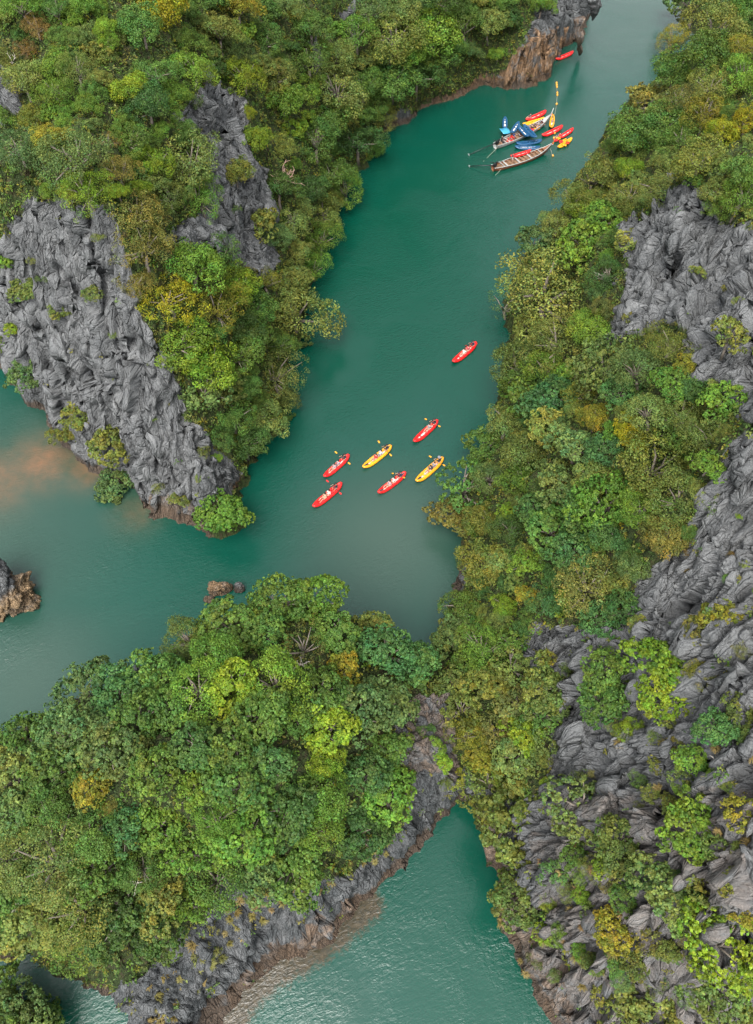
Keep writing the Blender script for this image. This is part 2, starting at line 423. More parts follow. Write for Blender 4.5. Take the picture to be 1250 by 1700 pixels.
def build_land(name, land, xs, ys, seed, margin=140):
    X, Y = np.meshgrid(xs, ys)
    Z, D = land.height(X.ravel(), Y.ravel())
    Z = Z.reshape(X.shape); D = D.reshape(X.shape)
    P = np.stack([X, Y, Z], -1).astype(np.float32)
    # smooth normals of the surface
    gy = np.gradient(Z, axis=0) / np.gradient(Y, axis=0); gx = np.gradient(Z, axis=1) / np.gradient(X, axis=1)
    N = np.stack([-gx, -gy, np.ones_like(Z)], -1)
    for _ in range(3):
        N[1:-1, 1:-1] = (N[1:-1, 1:-1] * 2 + N[:-2, 1:-1] + N[2:, 1:-1] + N[1:-1, :-2] + N[1:-1, 2:]) / 6
    N /= np.linalg.norm(N, axis=-1, keepdims=True)
    px, py, dep = project(P)
    keep = (D > -1.4) & (px > -margin) & (px < 1250 + margin * (5 if seed == 200 else 1)) & (py > -margin) & (py < 1700 + margin)
    fk = keep[:-1, :-1] | keep[1:, :-1] | keep[:-1, 1:] | keep[1:, 1:]
    used = np.zeros(X.shape, bool)
    used[:-1, :-1] |= fk; used[1:, :-1] |= fk; used[:-1, 1:] |= fk; used[1:, 1:] |= fk
    idx = -np.ones(X.shape, np.int64); idx[used] = np.arange(used.sum())
    V = P[used]; NV = N[used]; DV = D[used]
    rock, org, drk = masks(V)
    rk = rock.astype(np.float32)
    x, y, z = V.T
    # karst: fluted blades, blocks and cracks
    # coordinates drawn out along the fall line, so that fins and cracks run down the slope
    zs = 4.2 if seed == 100 else 3.4
    wa = fbm(x / 3, y / 3, z / 6, 3, seed + 1); wb = fbm(x / 3, y / 3, z / 6, 3, seed + 31)
    if seed == 200:                                      # the headland drops to the south-west
        fx = np.where(x > 9, .82, 1.0); fy = np.where(x > 9, .57, 0.0); k = np.where(x > 9, 1 / 2.1, 1.0)
        xx, yy = (x * fx + y * fy) * k + .22 * wa, y * fx - x * fy + .22 * wb
    else:
        xx, yy = x + .3 * wa, y * (np.where(y < 80, 1 / 2.2, 1.0) if seed == 100 else 1.0) + .3 * wb
    zz = z + .3 * wa
    flow = np.stack([xx, yy, zz / zs], 1)
    step = 0.65 if seed == 100 else 0.32
    fa1, ed1 = facets(xx / 2.6, yy / 1.9, zz / (1.9 * zs * .75), seed + 2, 1.3)
    fa2, ed2 = facets(xx / 1.1, yy / .85, zz / (.85 * zs * .75), seed + 3, 1.3)
    flute = lambda sc, sd: 0.42 - np.abs(vnoise(xx / sc, yy / sc, zz / (sc * zs), seed + sd)) * 1.7
    fiss = lambda sc, sd, w: np.exp(-(vnoise(xx / sc, yy / sc, zz / (sc * zs * 1.3), seed + sd) / w) ** 2)
    rid, rid2 = flute(2.3, 4), flute(1.0, 5)
    disp = 0.95 * fa1 + 0.48 * fa2 - 0.5 * (1 - sstep(0, 0.07, ed1)) - 0.22 * (1 - sstep(0, 0.07, ed2)) \
        + (.75 if seed == 100 else .35) * rid + (.4 if seed == 100 else .25) * rid2 + 0.16 * flute(.45, 6) \
        - 1.2 * fiss(3.4, 15, .05) - 0.6 * fiss(1.6, 16, .06) + 0.6 * vnoise(x / 5, y / 5, z / 7, seed + 8)
    amp = (0.3 + 0.7 * rk) * sstep(-0.3, 1.2, DV)
    amp = amp * np.where((x < 9) & (y < 26), .62, 1.0)
    low = 1 - sstep(0.2, 1.0, z)
    amp = amp * (1 - 0.6 * low)
    V = V + NV * (disp * amp)[:, None]
    # sharp crests on the flatter tops
    flat = sstep(0.35, 0.75, NV[:, 2]) * rk * sstep(1, 3, DV)
    V[:, 2] += flat * (1.6 * np.maximum(rid, -0.2) + 0.7 * np.maximum(rid2, -.2))
    # wave-cut notch at the waterline
    hn = NV[:, :2] / np.maximum(np.linalg.norm(NV[:, :2], axis=1, keepdims=True), 0.2)
    cut = 0.9 * np.exp(-((z - 0.7) / 0.8) ** 2) * sstep(0.5, 1.5, z + 1) * (0.6 + 0.8 * vnoise(x / 2, y / 2, z * 0, seed + 9))
    V[:, :2] -= hn * cut[:, None]
    a, b_, c, d_ = idx[:-1, :-1][fk], idx[:-1, 1:][fk], idx[1:, 1:][fk], idx[1:, :-1][fk]
    me = np_mesh(name, V, np.stack([a, b_, c, d_], 1))
    set_attr(me, "orange", org)
    set_attr(me, "veg", 1 - rk)
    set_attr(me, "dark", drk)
    fa = me.attributes.new("flow", 'FLOAT_VECTOR', 'POINT'); fa.data.foreach_set("vector", flow.astype(np.float32).ravel())
    o = link(name, me, mat=M_ROCK)
    o['kind'] = 'structure'
    return o, V, NV, rk

import time as _t
_t0 = _t.time()
surf = {}
surf['A'] = build_land("limestone_island", LAND_A, axis((-62, -12, .14), (-12, 52, .24)), axis((48, 76, .085), (76, 136, .22), (136, 172, .11), (172, 196, .5)), 100)
surf['B'] = build_land("limestone_headland", LAND_B, axis((-46, -30, .3), (-30, 10, .13), (10, 34, .1), (34, 72, .3), (72, 120, 1.2)), axis((-6, 42, .12), (42, 100, .17), (100, 190, .35)), 200)
surf['D'] = build_land("limestone_islet", LAND_D, axis((-48, -24, .2)), axis((-6, 5, .2)), 300)
print("land", _t.time() - _t0, [len(v[1]) for v in surf.values()])

# the high wooded hill past the lagoon's end (it is what the dark green water mirrors)
hx, hy = axis((-220, 66, 2.0)), axis((128, 300, 2.0))
HX, HY = np.meshgrid(hx, hy)
start = np.interp(HX, [-220, -60, -25, 40, 66], [120, 132, 158, 176, 176])
HZ = 92 * sstep(0, 34, HY - start) * sstep(40, 22, HX) * (1 + .18 * fbm(HX / 22, HY / 22, HX * 0, 3, 70)) + 3 * fbm(HX / 5, HY / 5, HX * 0, 3, 75) - 4
hi = np.arange(HX.size).reshape(HX.shape)
hme = np_mesh("wooded_hill", np.stack([HX.ravel(), HY.ravel(), HZ.ravel()], 1), np.stack([hi[:-1, :-1].ravel(), hi[:-1, 1:].ravel(), hi[1:, 1:].ravel(), hi[1:, :-1].ravel()], 1))
set_attr(hme, "veg", np.ones(HX.size)); set_attr(hme, "orange", np.zeros(HX.size)); set_attr(hme, "dark", np.zeros(HX.size))
link("wooded_hill", hme, mat=M_ROCK)['kind'] = 'structure'

# coarse height map, for planting
GX, GY = np.arange(-90, 141, .5), np.arange(-6, 241, .5)
_gx, _gy = np.meshgrid(GX, GY)
HM = np.full(_gx.shape, -3.0, np.float32)
for L in (LAND_A, LAND_B, LAND_D):
    HM = np.maximum(HM, L.height(_gx.ravel(), _gy.ravel())[0].reshape(_gx.shape))
def h_at(x, y):
    i = np.clip((np.asarray(x) + 90) / .5, 0, len(GX) - 1.01); j = np.clip((np.asarray(y) + 6) / .5, 0, len(GY) - 1.01)
    i0, j0 = i.astype(int), j.astype(int); fi, fj = i - i0, j - j0
    return (HM[j0, i0] * (1 - fi) + HM[j0, i0 + 1] * fi) * (1 - fj) + (HM[j0 + 1, i0] * (1 - fi) + HM[j0 + 1, i0 + 1] * fi) * fj
TS = np.arange(20, 330, .2)
def plant(px, py, hc=0.0):
    """the ground point under a crown centre that stands hc above it and is seen at this pixel"""
    d = ray(px, py)
    x, y, z = d[0] * TS, d[1] * TS, CAM_H + d[2] * TS
    g = h_at(x, y)
    ok = np.nonzero((z - g <= hc) & (g > 0.1))[0]
    if len(ok) == 0: return None
    k = ok[0]
    if z[k] < -1.0: return None
    return np.array([x[k], y[k], g[k]]), d[1] * SP * 0 + (y[k] * CP - (z[k] - CAM_H) * SP)

# ------------------------------------------------------------------ water
def water_material():
    m, nt, b = mat_new("sea_water"); t = NT(nt)
    geo = t.n("ShaderNodeNewGeometry"); pos = geo.outputs['Position']
    sky_grey = t.attr("sky_grey").outputs['Fac']; sand = t.attr("sand").outputs['Fac']
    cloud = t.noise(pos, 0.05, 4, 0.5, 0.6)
    sv = t.math('ADD', sky_grey, t.math('MULTIPLY', t.math('SUBTRACT', cloud, 0.5), 0.18), True)
    col = t.ramp(sv, [(0.0, (0.0004, 0.043, 0.027)), (0.3, (0.004, 0.046, 0.032)), (0.65, (0.016, 0.050, 0.037)), (1.0, (0.030, 0.060, 0.046))])  # from clear teal to grey, a sky reflection painted into the base colour
    sn = t.noise(pos, 0.5, 5, 0.65)
    col = t.mix(t.math('MULTIPLY', sand, t.maprange(sn, 0.3, 0.7, 0.45, 1.15), True), col, (0.15, 0.08, 0.042))
    rn = t.noise(pos, 2.6, 6, 0.7, 0.3)
    rf = t.maprange(t.math('ADD', t.attr('reef').outputs['Fac'], t.math('MULTIPLY', t.math('SUBTRACT', rn, 0.5), 1.3)), 0.3, 0.75)
    col = t.mix(t.math('MULTIPLY', rf, 0.9), col, t.ramp(rn, [(.3, (.014, .011, .006)), (.55, (.045, .031, .015)), (.75, (.09, .064, .034))]))
    t.l(col, b.inputs['Base Color'])
    b.inputs['Roughness'].default_value = 0.18
    b.inputs['IOR'].default_value = 1.52
    rotm = t.n("ShaderNodeMapping"); rotm.inputs['Rotation'].default_value = (0, 0, R(-28)); t.l(pos, rotm.inputs['Vector'])
    w1 = t.noise(t.mapping(rotm.outputs[0], (1.0, 1.9, 1.0)), 1.6, 4, 0.6, 0.6)
    w2 = t.noise(t.mapping(rotm.outputs[0], (1.2, 2.0, 1.0)), 4.2, 3, 0.55, 0.4)
    w3 = t.noise(pos, 0.10, 3, 0.5, 0.6)
    h = t.math('ADD', w1, t.math('MULTIPLY', w2, 0.4))
    h = t.math('MULTIPLY', h, t.maprange(w3, 0.36, 0.64, 0.25, 1.25))
    bu = t.n("ShaderNodeBump"); bu.inputs['Strength'].default_value = 1.0; bu.inputs['Distance'].default_value = 0.058
    t.l(h, bu.inputs['Height']); t.l(bu.outputs[0], b.inputs['Normal'])
    return m
M_WATER = water_material()
wx_ = axis((-2000, -140, 310), (-140, -60, 2), (-60, 40, .5), (40, 160, 2), (160, 2000, 230)); wy_ = axis((-400, -20, 95), (-20, 80, .5), (80, 260, 2), (260, 4000, 340))
WX, WY = np.meshgrid(wx_, wy_)
def blob(px, py, r, z=0):
    c = U(px, py); return np.exp(-(((WX - c[0]) ** 2 + (WY - c[1]) ** 2) / (r * r)))
sky_grey = np.zeros(WX.shape)  # patches where the mirrored grey sky is painted into the water colour
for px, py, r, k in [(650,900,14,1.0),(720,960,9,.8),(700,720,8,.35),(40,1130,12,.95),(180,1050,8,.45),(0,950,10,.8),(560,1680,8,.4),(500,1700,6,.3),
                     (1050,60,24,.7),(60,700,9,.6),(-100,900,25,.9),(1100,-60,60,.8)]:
    sky_grey = np.maximum(sky_grey, k * blob(px, py, r))
sand = np.maximum(np.maximum(.85 * blob(70, 765, 4.2), .8 * blob(150, 775, 3.2)), .75 * blob(-10, 800, 4.5))
sand = np.maximum(sand, .35 * blob(230, 850, 3.0))
reef = np.zeros(WX.shape)
for q in [(392,1690),(412,1655),(440,1630),(470,1608),(500,1592),(530,1574),(560,1552),(590,1525),(612,1505),(380,1710)]: reef = np.maximum(reef, 1.15 * blob(*q, 1.45))
nw, nh = len(wx_), len(wy_)
ii = np.arange(nw * nh).reshape(nh, nw)
wf = np.stack([ii[:-1, :-1].ravel(), ii[:-1, 1:].ravel(), ii[1:, 1:].ravel(), ii[1:, :-1].ravel()], 1)
wme = np_mesh("water", np.stack([WX.ravel(), WY.ravel(), np.zeros(nw * nh)], 1), wf)
set_attr(wme, "sky_grey", sky_grey.ravel()); set_attr(wme, "sand", sand.ravel()); set_attr(wme, "reef", reef.ravel())
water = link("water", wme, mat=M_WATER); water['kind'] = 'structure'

# ------------------------------------------------------------------ foliage
def leaf_material():
    m, nt, b = mat_new("foliage"); t = NT(nt)
    oi = t.n("ShaderNodeObjectInfo"); a = t.attr("leaf_tint")
    geo = t.n("ShaderNodeNewGeometry")
    n = t.noise(geo.outputs['Position'], 0.9, 3, 0.6)
    c = t.mix(1.0, oi.outputs['Color'], a.outputs['Color'], 'MULTIPLY')
    v = t.ramp(n, [(0.3, (0.72, 0.8, 0.8)), (0.7, (1.25, 1.18, 1.1))])
    c = t.mix(1.0, c, v, 'MULTIPLY')
    t.l(c, b.inputs['Base Color'])
    b.inputs['Roughness'].default_value = 0.6
    b.inputs['Specular IOR Level'].default_value = 0.3
    tr = t.n("ShaderNodeBsdfTranslucent"); t.l(c, tr.inputs['Color'])
    mx = t.n("ShaderNodeMixShader"); mx.inputs[0].default_value = 0.28
    t.l(b.outputs[0], mx.inputs[1]); t.l(tr.outputs[0], mx.inputs[2])
    out = nt.nodes["Material Output"]; t.l(mx.outputs[0], out.inputs['Surface'])
    return m
M_LEAF = leaf_material()
M_BARK = simple_mat("bark", (0.16, 0.135, 0.11), 0.9, 0.25, 3.0)
M_DEAD = simple_mat("bleached_wood", (0.52, 0.47, 0.42), 0.8, 0.15, 3.0)
M_PINKWOOD = simple_mat("pinkish_bare_wood", (0.36, 0.235, 0.185), 0.8, 0.15, 3.0)

def unit(v): return v / np.maximum(np.linalg.norm(v, axis=-1, keepdims=True), 1e-6)
def leaves(C, Nrm, L, Wd, g, bend=0.25):
    """rhombus leaves at centres C facing Nrm"""
    n = len(C)
    t = unit(np.cross(Nrm, unit(g.normal(size=(n, 3)))))
    s = np.cross(Nrm, t)
    L = np.broadcast_to(L, (n,))[:, None]; Wd = np.broadcast_to(Wd, (n,))[:, None]
    v = np.stack([C - t * L * .5 - Nrm * L * bend * .3, C + s * Wd * .5 + Nrm * L * .04, C + t * L * .5 - Nrm * L * bend, C - s * Wd * .5 + Nrm * L * .04], 1)
    f = np.arange(n * 4).reshape(n, 4)
    return v.reshape(-1, 3), f
def tint_attr(me, cols):
    a = me.attributes.new("leaf_tint", 'FLOAT_COLOR', 'POINT')
    c = np.ones((len(cols), 4), np.float32); c[:, :3] = cols
    a.data.foreach_set("color", c.ravel())
def crown_mesh(seed, style):
    g = np.random.default_rng(seed)
    nl, rl, per, L, hz, ragged = dict(
        lobed=(46, (.15, .33), 185, .066, .72, .22), fine=(64, (.12, .27), 160, .049, .66, .24),
        broad=(56, (.13, .3), 25, .09, .62, .3), airy=(32, (.12, .28), 21, .09, .55, .46),
        lacy=(36, (.10, .22), 75, .054, .5, .5), flat=(52, (.13, .26), 170, .053, .42, .26), shaggy=(48, (.14, .34), 185, .063, .7, .32))[style]
    rosette = style in ('broad', 'airy')
    k = np.arange(nl) + .5
    cz = 1 - 1.25 * k / nl                               # from the top to just below the equator
    ph = k * 2.39996 + g.uniform(0, 6)
    cr = np.sqrt(np.maximum(1 - cz ** 2, 0))
    out = 1.04 + .2 * np.sin(2 * ph + g.uniform(0, 6)) + .17 * np.sin(3 * ph + g.uniform(0, 6))
    ctr = np.stack([cr * np.cos(ph) * out, cr * np.sin(ph) * out, cz], 1)
    ctr += g.normal(0, .07 + ragged * .25, ctr.shape)
    lr = g.uniform(*rl, nl)
    ctr *= (1 - lr)[:, None]; ctr[:, 2] *= hz
    ctr[:, 2] += .16 * np.sin(2.3 * ctr[:, 0] + g.uniform(0, 6)) + .16 * np.sin(2.7 * ctr[:, 1] + g.uniform(0, 6))
    lh = g.normal(0, .07, nl)
    Cs, Ns, Ts, Ls, Hs = [], [], [], [], []
    for i in range(nl):
        m = int(per * (lr[i] / .3) ** 2) + 6
        d = unit(g.normal(size=(m * 2, 3)) + unit(ctr[i] * np.array([1, 1, 1.2]))[None] * .75 + np.array([0, 0, .35]))[:m]
        rad = lr[i] * (1 + g.normal(0, .10 + ragged * .2, m))
        p = ctr[i] + d * rad[:, None] * np.array([1, 1, .85])
        lt = g.uniform(.76, 1.24)
        if rosette:
            q = np.repeat(p, 9, 0); dd = np.repeat(d, 9, 0)
            off = unit(g.normal(size=q.shape)); off -= dd * (off * dd).sum(1, keepdims=True) * .7
            q = q + off * L * g.uniform(.25, .75, (len(q), 1))
            nn = unit(dd * .7 + off * .6 + np.array([0, 0, .4]) + g.normal(0, .45, q.shape))
            tt = np.repeat(lt * g.uniform(.68, 1.32, m), 9) * g.uniform(.8, 1.2, len(q))
        else:
            q, nn = p, unit(d * .9 + np.array([0, 0, .35]) + g.normal(0, .6, p.shape))
            tt = lt * g.uniform(.64, 1.36, m)
        Cs.append(q); Ns.append(nn); Ts.append(tt); Ls.append(np.full(len(q), L) * g.uniform(.7, 1.25, len(q))); Hs.append(np.full(len(q), lh[i]))
    # a thin inner storey of leaves
    m = 500
    d = unit(g.normal(size=(m, 3))); d[:, 2] = np.abs(d[:, 2]) * .8 - .15
    p = d * g.uniform(.3, .72, (m, 1)) * np.array([1, 1, hz])
    if ragged < .3:
        Cs.append(p); Ns.append(unit(d + g.normal(0, .5, d.shape))); Ts.append(np.full(m, .9)); Ls.append(np.full(m, L * 1.5)); Hs.append(np.zeros(m))
    C, N_, T, LL = map(np.concatenate, (Cs, Ns, Ts, Ls))
    v, f = leaves(C, N_, LL, LL * g.uniform(.5, .75), g)
    me = np_mesh("crown", v, f, smooth=False)
    hue = g.normal(0, .07, len(T)) + np.concatenate(Hs)
    cols = np.stack([T * (1 + hue * 1.6), T, T * (1 - hue)], 1)
    tint_attr(me, np.repeat(np.clip(cols, .3, 2), 4, 0))
    me.materials.append(M_LEAF)
    return me, ctr, lr

def tube(pts, rad, sides=6):
    pts = np.asarray(pts, float); n = len(pts)
    rad = np.broadcast_to(rad, (n,))
    tg = unit(np.gradient(pts, axis=0))
    ref = np.array([.31, .17, .93]) if abs(tg[0][2]) < .9 else np.array([1, 0, 0.1])
    a = unit(np.cross(tg, ref)); b = np.cross(tg, a)
    th = np.arange(sides) * 2 * math.pi / sides
    v = pts[:, None] + rad[:, None, None] * (np.cos(th)[None, :, None] * a[:, None] + np.sin(th)[None, :, None] * b[:, None])
    i = np.arange(n - 1)[:, None] * sides; j = np.arange(sides)[None]; jn = (j + 1) % sides
    f = np.stack([i + j, i + jn, i + sides + jn, i + sides + j], -1).reshape(-1, 4)
    vv = np.concatenate([v.reshape(-1, 3), pts[:1], pts[-1:]])
    c0, c1 = n * sides, n * sides + 1
    cap = [[c0, (k + 1) % sides, k, k] for k in range(sides)] + [[c1, (n - 1) * sides + k, (n - 1) * sides + (k + 1) % sides] * 1 + [(n - 1) * sides + (k + 1) % sides] for k in range(sides)]
    return vv, f, [c[:3] for c in cap]
class MB:
    """collects pieces of one mesh"""
    def __init__(s): s.v, s.f, s.m, s.n = [], [], [], 0
    def add(s, v, faces, mi=0):
        s.v.append(np.asarray(v, float)); s.f += [tuple(int(i) + s.n for i in f) for f in faces]; s.m += [mi] * len(faces); s.n += len(v); return s
    def tube(s, pts, rad, sides=6, mi=0):
        v, f, c = tube(pts, rad, sides); return s.add(v, list(f) + c, mi)
    def box(s, c, size, rot=None, mi=0, taper=1.0):
        x, y, z = np.array(size) / 2
        v = np.array([(sx * x * (taper if sz > 0 else 1), sy * y * (taper if sz > 0 else 1), sz * z) for sx in (-1, 1) for sy in (-1, 1) for sz in (-1, 1)])
        if rot is not None: v = v @ np.array(Euler(rot).to_matrix()).T
        return s.add(v + np.array(c), [(0, 1, 3, 2), (4, 6, 7, 5), (0, 4, 5, 1), (2, 3, 7, 6), (0, 2, 6, 4), (1, 5, 7, 3)], mi)
    def ball(s, c, r, seg=8, rings=5, mi=0):
        r = np.broadcast_to(r, (3,)); v = [(0, 0, 1)]
        for i in range(1, rings):
            a = math.pi * i / rings
            v += [(math.sin(a) * math.cos(t), math.sin(a) * math.sin(t), math.cos(a)) for t in np.arange(seg) * 2 * math.pi / seg]
        v.append((0, 0, -1)); f = []
        for k in range(seg):
            f.append((0, 1 + k, 1 + (k + 1) % seg)); b = 1 + (rings - 2) * seg
            f.append((len(v) - 1, b + (k + 1) % seg, b + k))
            for i in range(rings - 2): f.append((1 + i * seg + k, 1 + (i + 1) * seg + k, 1 + (i + 1) * seg + (k + 1) % seg, 1 + i * seg + (k + 1) % seg))
        return s.add(np.array(v) * r + np.array(c), f, mi)
    def mesh(s, name, mats=(), smooth=True):
        me = bpy.data.meshes.new(name)
        me.from_pydata(np.concatenate(s.v).tolist(), [], s.f)
        for m in mats: me.materials.append(m)
        me.polygons.foreach_set("material_index", np.array(s.m, np.int32))
        if smooth: me.polygons.foreach_set("use_smooth", np.ones(len(s.f), bool))
        me.update(); return me
    def build(s, name, mats, parent=None, smooth=True, **kw):
        return link(name, s.mesh(name, mats if isinstance(mats, (list, tuple)) else (mats,), smooth), parent, **kw)
def trunk_mesh(seed, ctr, lr, hc):
    g = np.random.default_rng(seed); mb = MB()
    top = np.array([g.normal(0, .06), g.normal(0, .06), hc * .55])
    base = np.array([0, 0, -.5])
    mb.tube([base, (base + top) / 2 + g.normal(0, .04, 3), top], [.085, .07, .055], 7)
    for i in g.choice(len(ctr), min(9, len(ctr)), replace=False):
        e = ctr[i] * .9 + np.array([0, 0, hc])
        mid = (top + e) / 2 + np.array([0, 0, .05]) + g.normal(0, .05, 3)
        mb.tube([top - [0, 0, .04], mid, e], [.042, .03, .012], 5)
    return mb.mesh("trunk", (M_BARK,))
HC = 0.85
CROWNS = {}
for style, n in (('lobed', 4), ('fine', 4), ('broad', 4), ('airy', 3), ('lacy', 2), ('flat', 2), ('shaggy', 3)):
    CROWNS[style] = []
    for i in range(n):
        me, ctr, lr = crown_mesh(hash(style) % 1 + 100 * i + len(style) * 7 + ord(style[0]), style)
        CROWNS[style].append((me, trunk_mesh(i + 5, ctr, lr, HC)))

PAL = dict(                                              # leaf colours (albedo)
    G=(.077, .145, .023), B=(.108, .196, .020), L=(.15, .23, .014), Y=(.25, .25, .009), M=(.185, .175, .016), O=(.122, .145, .027), A=(.152, .184, .040),
    S=(.10, .154, .042), D=(.048, .10, .02), T=(.06, .14, .036), R=(.18, .10, .028), N=(.15, .138, .03))
PNAME = dict(G='green', B='fresh green', L='lime green', Y='yellow', M='mustard yellow', O='olive', A='pale olive', S='grey-green', D='dark green', T='blue-green', R='rust brown', N='brownish')

PLACES = [(110,60,"hilltop behind the rust brown tree"),(230,190,"hollow between the grey spire and the wide umbrella tree"),(420,70,"slope above the grey spire"),
    (520,200,"slope uphill of the pink bare tree"),(520,330,"lagoon slope below the pink bare tree"),(620,110,"shaded cliff at the bend of the lagoon"),(790,50,"clifftop over the orange-stained sea cliff"),
    (500,450,"lagoon edge beneath the long grey spire"),(400,600,"ridge between the pale rock face and the lagoon"),(30,270,"shoulder beside the wide umbrella tree"),(60,650,"pale rock face over the sandy shoal"),
    (300,470,"rim of the pale rock face"),(330,250,"ledges around the grey spire"),(1150,120,"canopy behind the brown lacy tree"),(1190,260,"canopy uphill of the grey crag"),(1010,260,"slope facing the longtail boats"),
    (880,470,"bank around the huge pale olive tree"),(850,680,"bank facing the red canoes"),(1010,660,"slope below the grey crag"),(1190,560,"ledges of the grey crag"),(1090,800,"gully beside the long grey slab"),(870,880,"bank facing the yellow canoe"),
    (790,1030,"bank over the narrow strait"),(880,1180,"broken slope right of the rocky saddle"),(1080,1120,"ledges under the long grey slab"),(1200,1250,"right-hand ledges under the long grey slab"),
    (870,1440,"cliff over the green cove"),(1080,1420,"middle of the speckled cliff"),(1100,1600,"foot of the speckled cliff"),(480,990,"crest above the small brown rock"),(290,1060,"crest opposite the tan sea rock"),
    (90,1220,"shore end of the wooded islet"),(270,1250,"middle of the wooded islet"),(480,1180,"crown of the wooded islet near the lime tree"),(640,1100,"islet slope down to the strait"),(600,1300,"islet edge above the rocky saddle"),
    (90,1440,"islet side with the bleached branches"),(330,1380,"islet slope above the tussock cliff"),(200,1560,"islet rim above the dark channel"),(480,1400,"islet rim above the brown shelf"),(40,1670,"low islet across the dark channel"),(370,850,"point at the tip of the rock face")]
def place_of(px, py): return min(PLACES, key=lambda p: (p[0] - px) ** 2 + (p[1] - py) ** 2)[2]

taken = set()
FEAT_AT = []
def which_one(head, px, py, tail_place):
    """a label that tells this plant from its likes by the remarkable tree it grows beside; (label, shared)"""
    near = sorted(FEAT_AT, key=lambda q: (q[0] - px) ** 2 + (q[1] - py) ** 2)[:5]
    for fx, fy, lab in near:
        dx, dy = px - fx, py - fy
        if math.hypot(dx, dy) > 190: break
        side = ('right of' if dx > 0 else 'left of') if abs(dx) > abs(dy) else ('below' if dy > 0 else 'above')
        art = '' if lab.split()[0] in ('its',) else 'the '
        l = f"{head} {side} {art}{lab}"
        if l not in taken and len(l.split()) <= 16: taken.add(l); return l, None
    l = f"{head} on the {tail_place}"
    return l, l
placed = []                                              # px, py, radius in pixels
n_tree = n_shrub = 0
def put_plant(px, py, d, code, style, label=None, group=None, small=False, hcs=.35, squash=1.0):
    """a tree (> crown, trunk) or a shrub whose crown is seen at px, py and is d photo pixels wide"""
    global n_tree, n_shrub
    r0 = 2.5
    hit = plant(px, py, 2.0)
    if hit is None: return None
    base, dep = hit
    rad = d * .5 * dep / FOC
    hc = (HC * rad) if not small else hcs * rad
    hit = plant(px, py, hc)
    if hit is None: return None
    base, dep = hit
    var = random.choice(CROWNS[style])
    j = random.uniform
    col = PAL[code]; f = j(.82, 1.18); hsh = j(-.12, .12)
    col = tuple(.85 * a_ + .15 * b_ for a_, b_ in zip(col, PAL['G']))
    color = (col[0] * f * (1 + hsh), col[1] * f, col[2] * f * (1 - hsh), 1)
    rot = (j(-.12, .12), j(-.12, .12), j(0, 6.28))
    sc = (rad * j(.92, 1.08), rad * j(.92, 1.08), rad * j(.85, 1.05) * squash)
    placed.append((px, py, d * .5))
    if small:
        if n_shrub >= 298: return None
        n_shrub += 1
        o = link("shrub", var[0], loc=base + np.array([0, 0, hc * (.6 if hcs < .5 else .95)]), rot=rot, scale=sc)
        o.color = color
        return tag(o, label, "shrub", group)
    if n_tree >= 298: return None
    n_tree += 1
    root = link("tree", None, loc=base, rot=rot, scale=sc)
    tag(root, label, "tree", group)
    c = link("crown", var[0], root, loc=(0, 0, HC)); c.color = color
    link("trunk", var[1], root)
    return root

